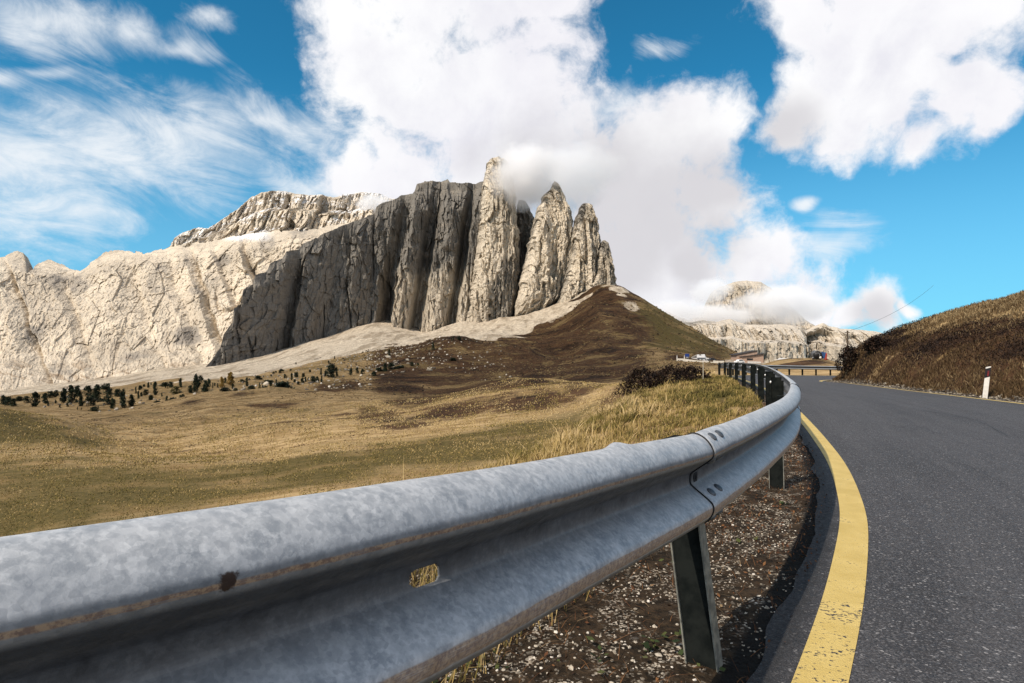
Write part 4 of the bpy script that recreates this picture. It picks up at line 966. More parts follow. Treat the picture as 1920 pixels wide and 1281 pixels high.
def _ico():
    t = (1 + 5 ** .5) / 2
    V = np.array([(-1, t, 0), (1, t, 0), (-1, -t, 0), (1, -t, 0), (0, -1, t), (0, 1, t), (0, -1, -t), (0, 1, -t), (t, 0, -1), (t, 0, 1), (-t, 0, -1), (-t, 0, 1)]) / math.sqrt(1 + t * t)
    Fc = np.array([(0, 11, 5), (0, 5, 1), (0, 1, 7), (0, 7, 10), (0, 10, 11), (1, 5, 9), (5, 11, 4), (11, 10, 2), (10, 7, 6), (7, 1, 8), (3, 9, 4), (3, 4, 2), (3, 2, 6), (3, 6, 8), (3, 8, 9), (4, 9, 5), (2, 4, 11), (6, 2, 10), (8, 6, 7), (9, 8, 1)])
    return V, Fc
ICO = _ico()
def stones(name, P, size, tint, mat, squash=.65):
    n = len(P); V0, F0 = ICO
    J = 1 + RNG.normal(0, .2, (n, 12, 1)); a = RNG.uniform(0, 2 * math.pi, n); c, s = np.cos(a)[:, None], np.sin(a)[:, None]
    A = V0[None] * J * np.stack([RNG.uniform(.7, 1.35, n), RNG.uniform(.6, 1.1, n), RNG.uniform(.4, .9, n) * squash / .65], 1)[:, None, :]
    X = A[..., 0] * c - A[..., 1] * s; Y = A[..., 0] * s + A[..., 1] * c
    V = np.stack([X, Y, A[..., 2]], -1) * size[:, None, None] + P[:, None, :]
    k = np.arange(n)[:, None, None] * 12
    return mesh_np(name, V.reshape(-1, 3), (k + F0[None]).reshape(-1, 3), mat, False, attrs={'tint': np.repeat(tint, 12)})
def sd_points(n, s0, s1, d0, d1):
    s = RNG.uniform(s0, s1, n); d = RNG.uniform(d0, d1, n); px, py, rx, ry = path_arr(s)
    X, Y = px + rx * d, py + ry * d; z, s2, d2, T = ground(X, Y)
    ok = np.abs(d2 - d) < .25
    return X[ok], Y[ok], z[ok], s[ok], d[ok]
# --- tufted shoulder left of the rail
X, Y, z, s, d = sd_points(150000, S0 + .6, S0 + 33, -6.5, -.10)
cl = fbm(X / .45, Y / .45, seed=51, oct=3); tone = fbm(X / 1.6, Y / 1.6, seed=52, oct=3)
keep = (cl + RNG.uniform(-.35, .35, len(X)) > np.where(d > -.9, -.02, -.12)) & ((s > S0 + 4.5) | (d < -1.6 + RNG.uniform(-.5, .3, len(X))))
X, Y, z, s, d, cl, tone = [v[keep] for v in (X, Y, z, s, d, cl, tone)]; n = len(X)
greenish = sstep(-2.6, -1.0, d + .5 * tone)
H = RNG.uniform(.06, .17, n) * (1 + 1.2 * np.clip(cl, 0, 1)) * (1.05 - .45 * greenish) * np.where(RNG.uniform(0, 1, n) > .97, 2.0, 1)
tint = np.clip(.78 + .55 * tone - .5 * greenish + RNG.normal(0, .17, n), 0, 1)
W_ = np.clip(.0018 * Y, .004, .03) * RNG.uniform(.6, 1.3, n)
dk = (fbm(X / .8, Y / .8, seed=54, oct=3) > .22) & (d < -1.0)
tint = np.where(dk, tint * .35, tint)
tag(blades('grass_tufts', np.stack([X, Y, z - .01], 1), H, W_, RNG.normal(.12, .35, (n, 2)), tint, M_STRAW), kind='stuff')
hx = (fbm(X / .8, Y / .8, seed=54, oct=3) > .10) & (d < -.8) & (RNG.uniform(0, 1, n) < .75); m_ = hx.sum()
tag(leaves('low_heath', np.stack([X[hx], Y[hx], z[hx] + RNG.uniform(0, .10, m_)], 1), None, np.clip(.0014 * Y[hx], .008, .04) * RNG.uniform(.6, 1.4, m_), np.clip(.75 + RNG.normal(0, .25, m_), 0, 1), M_HEATH, .8), kind='stuff')
# a few blades just behind the near beam, seen over its edge and through the slot
X, Y, z, s, d = sd_points(5000, S0 - 3.2, S0 + 1.5, -1.7, -.5); n = len(X)
tag(blades('dry_grass', np.stack([X, Y, z - .01], 1), RNG.uniform(.08, .3, n), RNG.uniform(.003, .006, n), RNG.normal(.05, .4, (n, 2)), np.clip(.62 + RNG.normal(0, .25, n), 0, 1), M_STRAW), kind='stuff')
# --- meadow
n = 230000
px = RNG.uniform(-120, 1340, n); Yv = np.exp(RNG.uniform(math.log(15), math.log(125), n)); X = (px - CX) / F * Yv
z, s, d, T = ground(X, Yv); tone = fbm(X / 5, Yv / 5, seed=61, oct=4); cl = fbm(X / (.03 * Yv), Yv / (.05 * Yv), seed=62, oct=2); cl = fbm(px / 22, np.log(Yv) * 9, seed=62, oct=3)
keep = (d < -7) & (cl + RNG.uniform(-.5, .5, n) > -.1)
X, Yv, z, tone, px = [v[keep] for v in (X, Yv, z, tone, px)]; n = len(X)
H = np.clip(.0016 * Yv, .045, .12) * RNG.uniform(.5, 1.7, n); W_ = .0013 * Yv * RNG.uniform(.5, 1.3, n)
tag(blades('meadow_grass', np.stack([X, Yv, z - .01], 1), H, W_, RNG.normal(.2, .5, (n, 2)), np.clip(.72 + .5 * tone + RNG.normal(0, .22, n) - .22 * 1.3 * sstep(64, 34, Yv) - .25 * np.exp(-((px - 20) / 110) ** 2 - (np.log(Yv / 88) / .24) ** 2), 0, 1), M_STRAW), kind='stuff')  # tint also lowered on the left knoll to paint its shading
# --- bank on the right: heather below, straw on top
n = 260000
px = RNG.uniform(1545, 2150, n); Yv = np.exp(RNG.uniform(math.log(8), math.log(41), n)); X = (px - CX) / F * Yv
z, s, d, T = ground(X, Yv)
tone = fbm(X / 2.2, Yv / 2.2, seed=41); t2 = fbm(X / .6, Yv / .6, seed=64, oct=3)
hm = np.clip(.85 + .8 * tone - .65 * sstep(1.6, 3.4, z), 0, 1)
fringe = sstep(ROADW + 2.6, ROADW + .9, d)
dark = np.clip(hm * 1.25 - .25 - .7 * fringe, 0, 1) > RNG.uniform(.15, .75, n)
ok = (d > ROADW + .40)
g = ok & ~dark & (t2 + RNG.uniform(-.5, .5, n) > -.15)
m_ = g.sum(); crest = sstep(.6, 3.2, z[g])
tag(blades('bank_grass', np.stack([X[g], Yv[g], z[g] - .01], 1), RNG.uniform(.08, .22, m_) * (1 + .5 * np.clip(t2[g], 0, 1)), np.clip(.0012 * Yv[g], .008, .05) * RNG.uniform(.6, 1.3, m_), RNG.normal(-.1, .4, (m_, 2)),
           np.clip(.38 + .55 * crest + .28 * tone[g] + .15 * fringe[g] + RNG.normal(0, .17, m_), 0, 1), M_BANK), kind='stuff')
g = ok & dark; m_ = g.sum()
tag(leaves('heather', np.stack([X[g], Yv[g], z[g] + RNG.uniform(0, 1, m_) ** 1.5 * (.10 + .22 * np.clip(hm[g] - .3, 0, 1))], 1), None, np.clip(.0013 * Yv[g], .008, .05) * RNG.uniform(.5, 1.4, m_), np.clip(.35 + .3 * t2[g] + RNG.normal(0, .25, m_), 0, 1), M_HEATH, .9), kind='stuff')
# --- verge: chips, leaves, twigs
X, Y, z, s, d = sd_points(60000, S0 - 2.6, S0 + 13, -2.3, .30)
c1 = fbm(X / .35, Y / .35, seed=71, oct=4); lim = np.interp(s, [S0 - 3, S0 + 2.5, S0 + 4.5, S0 + 20], [-2.4, -1.8, -.5, .0])
keep = (c1 + RNG.uniform(-.25, .25, len(X)) > .22 - .36 * np.exp(-((s - S0 - 1.3) / 1.3) ** 2) - .22 * np.exp(-((s - S0 + .5) / .5) ** 2 - ((d - .0) / .25) ** 2) + .55 * sstep(.02, .22, d)) & (d > lim)
X, Y, z, s, d = [v[keep] for v in (X, Y, z, s, d)]; n = len(X)
tag(stones('stone_chips', np.stack([X, Y, z + .001], 1), RNG.uniform(.0022, .0068, n) * np.where(RNG.uniform(0, 1, n) > .96, 1.8, 1), np.clip(RNG.normal(.46, .28, n), 0, 1), M_CHIP), kind='stuff')
X, Y, z, s, d = sd_points(30000, S0 - 2.6, S0 + 12, -2.6, .26); keep = fbm(X / .5, Y / .5, seed=73) + RNG.uniform(-.4, .4, len(X)) > -.05
X, Y, z = X[keep], Y[keep], z[keep]; n = len(X)
tag(leaves('leaf_litter', np.stack([X, Y, z + RNG.uniform(.002, .012, n)], 1), None, RNG.uniform(.004, .013, n), np.clip(RNG.normal(.33, .28, n), 0, 1), M_LEAF, .6), kind='stuff')
n_ = 15000; X, Y, z, s, d = sd_points(n_, S0 - 2.6, S0 + 12, -2.6, .2); n = len(X)
tag(blades('dead_stalks', np.stack([X, Y, z + .004], 1), RNG.uniform(.015, .05, n), RNG.uniform(.0015, .003, n), RNG.normal(0, 1.6, (n, 2)), np.clip(RNG.normal(.6, .25, n), 0, 1), M_LEAF), kind='stuff')
# green weeds: little rosettes
cs = [(S0 - .45, -.55), (S0 - .62, -.62), (S0 - .2, -.25), (S0 - .05, -.12), (S0 - 1.0, -.75), (S0 - .75, -.3), (S0 - .9, .05), (S0 - .45, .1), (S0 + .02, .05), (S0 + .06, -.1), (S0 + .8, -.3), (S0 + 1.6, -.1), (S0 + 2.5, .0)]
Pq = []
for s_, d_ in cs:
    p, t, r = at(s_)
    for _ in range(11):
        q_ = p + r * (d_ + random.gauss(0, .045)) + t * random.gauss(0, .045); Pq.append((q_[0], q_[1], gz(q_[0], q_[1]) + random.uniform(.006, .03)))
n = len(Pq); tag(leaves('green_weeds', np.array(Pq), None, RNG.uniform(.007, .019, n), np.clip(RNG.normal(.5, .25, n), 0, 1), M_GREENL, .35, .8), kind='stuff')
# stones along the far kerb line
X, Y, z, s, d = sd_points(2600, S0 + 2, S0 + 42, ROADW + .02, ROADW + .55); keep = RNG.uniform(0, 1, len(X)) < np.interp(s, [S0, S0 + 9, S0 + 13, S0 + 40], [.05, .2, .55, .55]); X, Y, z = X[keep], Y[keep], z[keep]; n = len(X)
tag(stones('kerb_stones', np.stack([X, Y, z + .02], 1), RNG.uniform(.02, .06, n), np.clip(RNG.normal(.12, .22, n), 0, 1), M_CHIP), kind='stuff')
# rubble below the cliffs
n = 4200; px = RNG.uniform(60, 985, n); Yv = np.exp(RNG.uniform(math.log(228), math.log(470), n)); X = (px - CX) / F * Yv
z, s, d, T = ground(X, Yv); ysc_ = np.interp(px, scx, scy)
dn = np.exp(-((px - 740) / 190) ** 2 - (np.log(Yv / 385) / .17) ** 2) * 1.1 + np.exp(-((px - 330) / 260) ** 2 - (np.log(Yv / 255) / .10) ** 2) * .55 + np.exp(-((px - 560) / 120) ** 2 - (np.log(Yv / 300) / .14) ** 2) * .6
keep = (dn + .5 * fbm(X / 12, Yv / 12, seed=82) > RNG.uniform(.15, 1.1, n)); X, Yv, z = X[keep], Yv[keep], z[keep]; n = len(X)
tag(stones('boulder_field', np.stack([X, Yv, z + .15], 1), RNG.uniform(.25, .75, n) * np.where(RNG.uniform(0, 1, n) > .94, 2.0, 1), np.clip(RNG.normal(.42, .22, n), 0, 1), M_CHIP, .8), kind='stuff')
# low scrub on the hillside and dark tussocks on the pasture
M_SCRUB = blade_material('hillside_scrub', [(.014, .009, .006), (.040, .024, .012), (.085, .055, .026), (.14, .105, .05)])
n = 11000; px = RNG.uniform(640, 1410, n); Yv = np.exp(RNG.uniform(math.log(150), math.log(740), n)); X = (px - CX) / F * Yv
z, s, d, T = ground(X, Yv); cl = fbm(X / 26 + Yv / 60, Yv / 40, seed=88, oct=4); ysc_ = np.interp(px, scx, scy)
keep = (cl + RNG.uniform(-.3, .3, n) > .0) & (Yv < ysc_ * .98); X, Yv, z, cl, px = [v[keep] for v in (X, Yv, z, cl, px)]; n = len(X)
tag(stones('hill_scrub', np.stack([X, Yv, z + .05], 1), np.clip(.0016 * Yv, .3, 1.1) * RNG.uniform(.4, 1.3, n), np.clip(.35 + .8 * cl + .12 * (px > 1180) + RNG.normal(0, .26, n), 0, 1), M_SCRUB, .7), kind='stuff')
n = 9000; px = RNG.uniform(-60, 1180, n); Yv = np.exp(RNG.uniform(math.log(45), math.log(215), n)); X = (px - CX) / F * Yv
z, s, d, T = ground(X, Yv); cl = fbm(X / 7, Yv / 7, seed=89, oct=4)
keep = (cl + RNG.uniform(-.15, .15, n) > .13) & (d < -8); X, Yv, z = X[keep], Yv[keep], z[keep]; n = len(X)
tag(stones('dark_tussocks', np.stack([X, Yv, z], 1), np.clip(.0016 * Yv, .08, .4) * RNG.uniform(.4, 1.2, n), np.clip(.55 + RNG.normal(0, .2, n), 0, 1), M_SCRUB, .55), kind='stuff')
# ------------------------------------------------------------------ shrubs and trees
M_PINE = blade_material('pine_needles', [(.008, .012, .008), (.016, .024, .014), (.030, .040, .020), (.055, .062, .026)])
M_LARCH = blade_material('larch_needles', [(.10, .055, .012), (.18, .11, .025), (.27, .17, .04), (.34, .23, .07)])
M_OLIVEB = blade_material('olive_shrub', [(.035, .032, .012), (.07, .065, .02), (.11, .095, .035), (.15, .12, .05)])
M_BARK = noisy('bark', (.045, .033, .024), (.09, .068, .05), 6, .9)
def crown_mesh(kind, seed, n=1100):
    """unit crown: height 1, width about 1"""
    g = np.random.default_rng(seed)
    cl = g.uniform(0, 1, (26, 3)); P = []; T = []
    for c in cl:
        h = .10 + .86 * c[0]
        if kind == 'cone': rad = .5 * (1 - h) ** .75 + .05
        elif kind == 'round': rad = .5 * math.sqrt(max(0.04, 1 - ((h - .45) / .56) ** 2))
        elif kind == 'shrub': rad = .55 * math.sqrt(max(0.03, 1 - (h * .98) ** 2))
        else: rad = .42 * min(1, (1.02 - h) * 2.2) ** .7 * (.75 + .25 * math.sin(h * 9 + seed))
        a = c[1] * 2 * math.pi; q = rad * (.35 + .55 * c[2])
        k = int(n / 26); cc = np.array((math.cos(a) * q, math.sin(a) * q, h if kind != 'shrub' else h * .8))
        sp = .07 + .08 * rad
        P.append(cc + g.normal(0, 1, (k, 3)) * np.array((sp, sp, sp * .75))); T.append(np.full(k, np.clip(.35 + g.normal(0, .2), 0, 1)))
    P = np.vstack(P); T = np.clip(np.concatenate(T) + g.normal(0, .14, len(P)), 0, 1); P[:, 2] = np.clip(P[:, 2], .02, 1.03)
    m = len(P); a = g.uniform(0, 2 * math.pi, m); s = g.uniform(.035, .085, m)[:, None]
    e = np.stack([np.cos(a), np.sin(a), g.normal(-.1, .5, m)], 1); f = np.stack([-np.sin(a), np.cos(a), g.normal(0, .6, m)], 1)
    V = np.stack([P - e * s, P + f * s * .6, P + e * s, P - f * s * .6], 1).reshape(-1, 3)
    return V, np.arange(m)[:, None] * 4 + np.array([[0, 1, 2, 3]]), np.repeat(T, 4)
def make_tree(kind, mat, seed, name='stone_pine'):
    root = empty(name, (0, 0, 0))
    V, q, T = crown_mesh(kind, seed); mesh_np('crown', V, q, mat, False, root, attrs={'tint': T})
    mb = MB(); mb.tube((0, 0, -.06), (.02, .01, .45), .045, .028, 7); mb.tube((.02, .01, .45), (.0, .0, .85), .028, .008, 6)
    for k in range(5):
        a = k * 2.4 + seed; h = .25 + .1 * k; mb.tube((.012, .005, h), (.26 * math.cos(a), .26 * math.sin(a), h + .10), .014, .005, 5)
    mb.build('trunk', M_BARK, root)
    return root
PROTO = {}
def tree(px, py, hpx, wpx, kind, mat, label, group, name='stone_pine', cat='tree', rmin=205):
    x, y, z = hit(px, py, rmin)
    key = (kind, mat.name, random.randint(0, 3), name)
    if key not in PROTO:
        o = PROTO[key] = make_tree(kind, mat, 10 * len(PROTO) + 3, name)
    else: o = copy_tree(PROTO[key])
    h = 1.18 * hpx * y / F; wd = 1.15 * wpx * y / F
    o.location = (x, y, z - .04 * h); o.scale = (wd, wd, h); o.rotation_euler = (0, 0, random.uniform(0, 6.28))
    tag(o, label, cat, group); return o
c1 = [(40,440,95,70),(100,450,90,80),(160,460,80,70),(240,400,60,80),(320,420,70,60),(425,465,150,110),(545,430,110,80),(610,360,70,70),(670,350,70,60),(580,460,40,25),(770,420,160,100),(860,420,180,100),(940,340,110,80),(915,300,70,40),(975,460,110,75),(1060,330,100,90),(1085,455,110,85),(1165,405,175,120),(1275,320,110,100),(1310,350,90,50),(1290,440,90,90),(1360,490,120,60),(1470,480,210,80),(1410,350,80,70),(1580,460,120,80),(1125,520,55,80),(670,430,40,25),(810,470,50,25),(720,480,35,25),(930,505,30,15),(980,505,25,12),(1180,500,40,15),(1630,310,80,20),(1660,370,90,25),(1690,250,35,35),(1700,340,45,25),(1730,225,25,20),(1755,330,60,55),(1780,240,55,25),(1815,205,25,15),(1865,330,140,60),(1855,215,35,25),(1815,385,50,50),(1780,460,25,90),(1885,440,50,70)]
c2 = [(20,330,45,35),(65,290,25,20),(120,300,55,20),(150,270,30,15),(30,410,50,25),(150,450,50,50),(280,410,40,18),(325,310,25,15),(350,315,25,15),(310,285,50,90),(390,300,60,50),(500,300,110,45),(450,375,75,90),(340,495,80,45),(415,475,60,80),(525,450,60,60),(690,370,200,90),(740,250,80,60),(625,370,80,60),(800,355,120,85),(845,290,90,40),(890,310,60,15),(915,280,35,20),(950,300,45,20),(1000,300,110,60),(1040,250,60,35),(1105,275,140,80),(1045,350,50,110),(1130,320,55,40),(1160,340,35,50),(1245,235,35,50),(1300,285,90,40),(1330,215,20,15),(1350,330,60,80),(1430,205,50,75),(1450,285,40,20),(1455,330,50,30),(1490,310,35,25),(1525,325,40,40),(1500,180,15,10),(1590,165,20,20),(1620,140,25,30),(1648,125,20,20),(1710,130,45,55),(1825,100,20,25),(1560,255,50,110),(1590,285,40,30),(1650,250,40,25),(1730,325,100,170),(1755,190,40,20),(1778,190,30,15),(1838,210,80,30),(1890,180,55,50),(1875,235,25,20)]
c3 = [(40,505,70,100),(65,410,35,20),(225,400,30,25),(215,455,45,30),(240,440,40,20),(265,430,25,15),(310,445,45,45),(345,440,40,30),(280,360,20,20),(375,380,50,20),(465,400,100,80),(415,390,40,30),(510,390,60,25),(380,445,50,20),(630,385,55,30),(685,370,50,25),(730,375,40,30),(830,390,35,40),(870,350,35,50),(925,350,60,40),(975,335,50,50),(1040,325,25,60),(1075,320,20,20),(960,220,50,25),(1150,305,30,30),(1335,170,60,25),(1205,300,20,15),(1505,260,30,50),(1495,95,30,12),(1510,90,35,12),(1560,85,30,35),(1600,85,15,12),(440,285,25,15),(490,245,25,10),(160,290,15,12),(150,445,25,20),(180,465,25,25),(90,470,30,20)]
allt = [(x / 6.4, 690 + y / 6.4, h / 6.4, w_ / 6.4) for x, y, h, w_ in c1] + [(260 + x / 6.4, 680 + y / 6.4, h / 6.4, w_ / 6.4) for x, y, h, w_ in c2] + [(520 + x / 4.571, 620 + y / 4.571, h / 4.571, w_ / 4.571) for x, y, h, w_ in c3]
SPECIAL = {}
def special(px, py, lab): 
    k = min(range(len(allt)), key=lambda i: abs(allt[i][0] - px) + 2 * abs(allt[i][1] - py)); SPECIAL[k] = lab
special(260 + 1000 / 6.4, 680 + 300 / 6.4, 'golden larch glowing among the dark pines below the grey cliff')
special(260 + 450 / 6.4, 680 + 375 / 6.4, 'round olive green shrub on the rocky slope below the wall')
special(260 + 1455 / 6.4, 680 + 330 / 6.4, 'small olive shrub between two dark pines on the meadow crest')
special(1470 / 6.4, 690 + 480 / 6.4, 'tallest dark pine at the right end of the dense left-hand grove')
special(1165 / 6.4, 690 + 405 / 6.4, 'widest tall pine near the middle of the left-hand grove')
special(260 + 1105 / 6.4, 680 + 275 / 6.4, 'tall oval pine standing just right of the golden larch')
special(260 + 690 / 6.4, 680 + 370 / 6.4, 'tall dark pine beneath the foot of the grey cliff')
special(260 + 1730 / 6.4, 680 + 325 / 6.4, 'broad low dome of dark pine on the crest of the pale meadow')
special(520 + 465 / 4.571, 620 + 400 / 4.571, 'large dark pine beside pale boulders on the stony hillside')
special(425 / 6.4, 690 + 465 / 6.4, 'broad dark pine next to pale boulders at the far left')
for i, (px, py, h, w_) in enumerate(allt):
    mat = M_PINE; kind = 'tall' if h > 1.35 * w_ else ('round' if h > .75 * w_ else 'shrub'); name = 'stone_pine'; cat = 'tree'
    if kind == 'tall' and random.random() < .6: kind = 'cone'
    big = h > 9.5
    if px < 245: lab, grp = ('dark stone pine of the dense grove below the pale rock wall', 'pines of the left grove') if big else ('small dark pine bush on the stony slope at the left grove', 'small pines by the left grove')
    elif px < 560: lab, grp = ('dark stone pine scattered below the grey cliff', 'pines below the grey cliff') if big else ('small dark pine on the slope below the grey cliff', 'small pines below the grey cliff')
    else: lab, grp = ('dark pine on the boulder strewn hillside under the buttresses', 'pines on the boulder hillside') if big else ('tiny dark pine on the boulder strewn hillside under the buttresses', 'tiny pines on the boulder hillside')
    if i in SPECIAL:
        lab = SPECIAL[i]
        if 'larch' in lab: mat, kind, name = M_LARCH, 'cone', 'larch'
        if 'shrub' in lab: mat, kind, name, cat = M_OLIVEB, 'round', 'shrub', 'shrub'
    tree(px, py, h, w_, kind, mat, lab, grp, name, cat)
def shrub(px, py, Y, wpx, hpx, seed, mat, label, n=2600, name='shrub'):
    u = (px - CX) / F; x = u * Y; z = gz(x, Y); w_ = wpx * Y / F; top = CH - (py - hpx - HY) * Y / F; h = max(.25, top - z)
    root = empty(name, (x, Y, z)); g = np.random.default_rng(seed)
    th = g.uniform(0, 2 * math.pi, n); cz = g.uniform(.0, 1, n); rr_ = g.uniform(.35, 1, n) ** .5
    lump = 1 + .22 * np.sin(th * 3 + seed) * np.cos(cz * 5 + seed) + .14 * np.sin(th * 7 + 2 * seed)
    R_ = np.sqrt(np.clip(1 - cz ** 2, 0.02, 1)) * rr_ * lump
    P = np.stack([np.cos(th) * R_ * w_ / 2, np.sin(th) * R_ * w_ / 2.3, cz * h * lump ** .5 * (.9 + .2 * g.uniform(0, 1, n))], 1)
    a = g.uniform(0, 2 * math.pi, n); s_ = g.uniform(.02, .05, n)[:, None] * (Y / 25)
    e = np.stack([np.cos(a), np.sin(a), g.normal(0, .6, n)], 1); f = np.stack([-np.sin(a), np.cos(a), g.normal(0, .6, n)], 1)
    V = np.stack([P - e * s_, P + f * s_ * .6, P + e * s_, P - f * s_ * .6], 1).reshape(-1, 3)
    mesh_np('crown', V, np.arange(n)[:, None] * 4 + np.array([[0, 1, 2, 3]]), mat, False, root, attrs={'tint': np.repeat(np.clip(.3 + .25 * np.sin(th * 5) * .5 + g.normal(0, .22, n), 0, 1), 4)})
    mb = MB()
    for k in range(7):
        b_ = k * .9; mb.tube((0, 0, -.1), (.33 * w_ * math.cos(b_), .3 * w_ * math.sin(b_), h * random.uniform(.5, .9)), .03, .008, 6)
    mb.build('stem', M_BARK, root)
    tag(root, label, 'shrub'); return root
shrub(1205, 752, 27, 90, 58, 3, M_HEATH, 'dark leafless bush at the left edge of the tussock slope', 4200)
shrub(1262, 735, 26, 110, 46, 5, M_HEATH, 'broad dark bush behind the straw tussocks left of the rail', 4200)
shrub(1300, 715, 30, 70, 26, 8, M_HEATH, 'low brown bush just left of the pale wooden stake', 2000)
shrub(1594, 690, 35, 50, 38, 11, M_HEATH, 'black-brown bush on the tip of the roadside bank', 2600)
shrub(1640, 660, 33, 46, 26, 13, M_HEATH, 'small dark bush higher on the roadside bank edge', 1800)
# ------------------------------------------------------------------ roadside and pass objects
M_WHITE = noisy('white_plastic', (.66, .62, .56), (.78, .75, .69), 12, .5, 0, .35)
M_BLACK = noisy('black_plastic', (.012, .012, .013), (.022, .02, .022), 20, .5, 0, .3)
M_RED = noisy('red_reflector', (.12, .012, .014), (.20, .02, .02), 50, .35, 0, .5)
M_WOOD = noisy('weathered_timber', (.30, .20, .15), (.44, .31, .235), 3.0, .85, 0, .2, .3)
M_PALEWOOD = noisy('pale_stake_wood', (.40, .36, .27), (.55, .50, .40), 9, .8)
M_ROOF = noisy('dark_roof_sheet', (.030, .024, .022), (.055, .045, .04), 4, .7)
M_GLASS = noisy('dark_window_glass', (.012, .014, .017), (.03, .034, .04), 2, .12, 0, .5)
M_PLASTER = noisy('pale_plaster', (.50, .48, .46), (.64, .62, .59), 2.5, .9)
M_GREYROOF = noisy('light_slate_roof', (.40, .39, .38), (.56, .55, .54), 5, .8)
M_STONEW = noisy('rough_stone_wall', (.30, .25, .20), (.50, .43, .35), 1.5, .9, 0, .2, .5)
M_BLUE = noisy('blue_sign_face', (.012, .035, .16), (.02, .05, .21), 6, .45)
M_BLUEP = noisy('blue_machine_paint', (.02, .06, .16), (.035, .09, .22), 6, .45)
M_REDP = noisy('red_machine_paint', (.25, .03, .02), (.33, .05, .03), 6, .5)
M_CARW = noisy('white_car_paint', (.72, .72, .72), (.78, .78, .78), 2, .3, 0, .5)
M_CARD = noisy('dark_car_paint', (.016, .018, .022), (.024, .026, .03), 2, .25, 0, .5)
M_TYRE = noisy('rubber', (.012, .012, .012), (.02, .02, .02), 20, .85)
M_GREYM = noisy('grey_metal', (.28, .29, .30), (.38, .39, .40), 10, .5, .5, .4)
M_CABLE = noisy('cable_sheath', (.03, .03, .032), (.05, .05, .05), 10, .6)
M_SNOWP = noisy('white_road_edge', (.55, .50, .42), (.70, .65, .56), .8, .9)
# delineator post at the foot of the right bank
u = (1845 - CX) / F
Yd = 14.9
while True:                                                # walk to the ground just outside the yellow line
    zz, ss_, dd_, _ = ground(np.array([u * Yd]), np.array([Yd]))
    if dd_[0] > ROADW + .12 or Yd > 22: break
    Yd += .05
xd = u * Yd; zd = zz[0]
dl = empty('delineator_post', (xd, Yd, zd)); dl.rotation_euler = (math.radians(-2), math.radians(6.5), math.radians(-14))
hh = 60 * Yd / F + .02; wd_ = .118
def tri(h0, h1, sl0, sl1, grow=0.0):
    """rounded triangular section between two heights, slanted cuts"""
    pts = [(-wd_ / 2 - grow, -.045 - grow), (wd_ / 2 + grow, -.045 - grow), (wd_ / 2 + grow, -.02), (.018, .055 + grow), (-.018, .055 + grow), (-wd_ / 2 - grow, -.02)]
    n = len(pts); V = [(x, y, h0 + sl0 * x) for x, y in pts] + [(x, y, h1 + sl1 * x) for x, y in pts]
    return V, [tuple(range(n - 1, -1, -1)), tuple(range(n, 2 * n))] + [(i, (i + 1) % n, n + (i + 1) % n, n + i) for i in range(n)]
mb = MB(); mb.add(*tri(-.15, hh * .68, 0, .42)); mb.build('body', M_WHITE, dl, bevel=.004)
mb = MB(); mb.add(*tri(hh * .68, hh * .965, .42, .42, .001)); bb = mb.build('black_band', M_BLACK, dl, bevel=.003)
mb = MB(); mb.box((.006, -.0495, hh * .80), (.042, .006, hh * .17)); mb.build('reflector', M_RED, bb, bevel=.002)
mb = MB(); mb.add(*tri(hh * .965, hh, .42, .42)); mb.build('cap', M_WHITE, dl, bevel=.003)
tag(dl, 'white roadside delineator post with black band and red reflector at the bank foot', 'road marker')
# pale stake on the tussock slope
us = (1318 - CX) / F; Ys = 27.5; zs = gz(us * Ys, Ys); tops = CH - (679 - HY) * Ys / F
mb = MB(); mb.tube((0, 0, -.2), (.01, 0, (tops - zs) * .6), .018, .016, 8); mb.tube((.01, 0, (tops - zs) * .6), (.004, 0, tops - zs), .016, .013, 8)
st = mb.build('wooden_stake', M_PALEWOOD); st.location = (us * Ys, Ys, zs); tag(st, 'thin pale wooden stake standing in the straw tussocks', 'stake')
# utility pole and wire behind the bank
Yp = 62.; xp = (1589 - CX) / F * Yp; zb = gz(xp, Yp); zt = CH - (620 - HY) * Yp / F
pl = empty('utility_pole', (xp, Yp, zb))
mb = MB(); mb.tube((0, 0, -.3), (0, 0, zt - zb), .10, .075, 12); mb.build('shaft', M_BARK, pl)
mb = MB(); mb.box((0, 0, zt - zb - .18), (.5, .07, .07)); mb.build('crossarm', M_BARK, pl)
for sx in (-.2, .2):
    mb = MB(); mb.tube((sx, 0, zt - zb - .14), (sx, 0, zt - zb - .02), .035, .022, 8); mb.build('insulator', M_WHITE, pl)
tag(pl, 'dark wooden utility pole rising behind the tip of the roadside bank', 'utility pole')
A = np.array((xp + .2, Yp, zt - .02)); B = np.array((62., 92., 11.0)); mb = MB(); prev = None
for k in range(25):
    f = k / 24; c = A * (1 - f) + B * f; c[2] -= 4 * .7 * f * (1 - f)
    if prev is not None: mb.tube(prev, c, .014, .014, 5, False)
    prev = c
wv_ = mb.build('overhead_wire', M_CABLE); tag(wv_, 'thin overhead wire climbing right from the pole above the bank', 'wire')
def ground_at(px, Y): return np.array(((px - CX) / F * Y, Y, gz((px - CX) / F * Y, Y)))
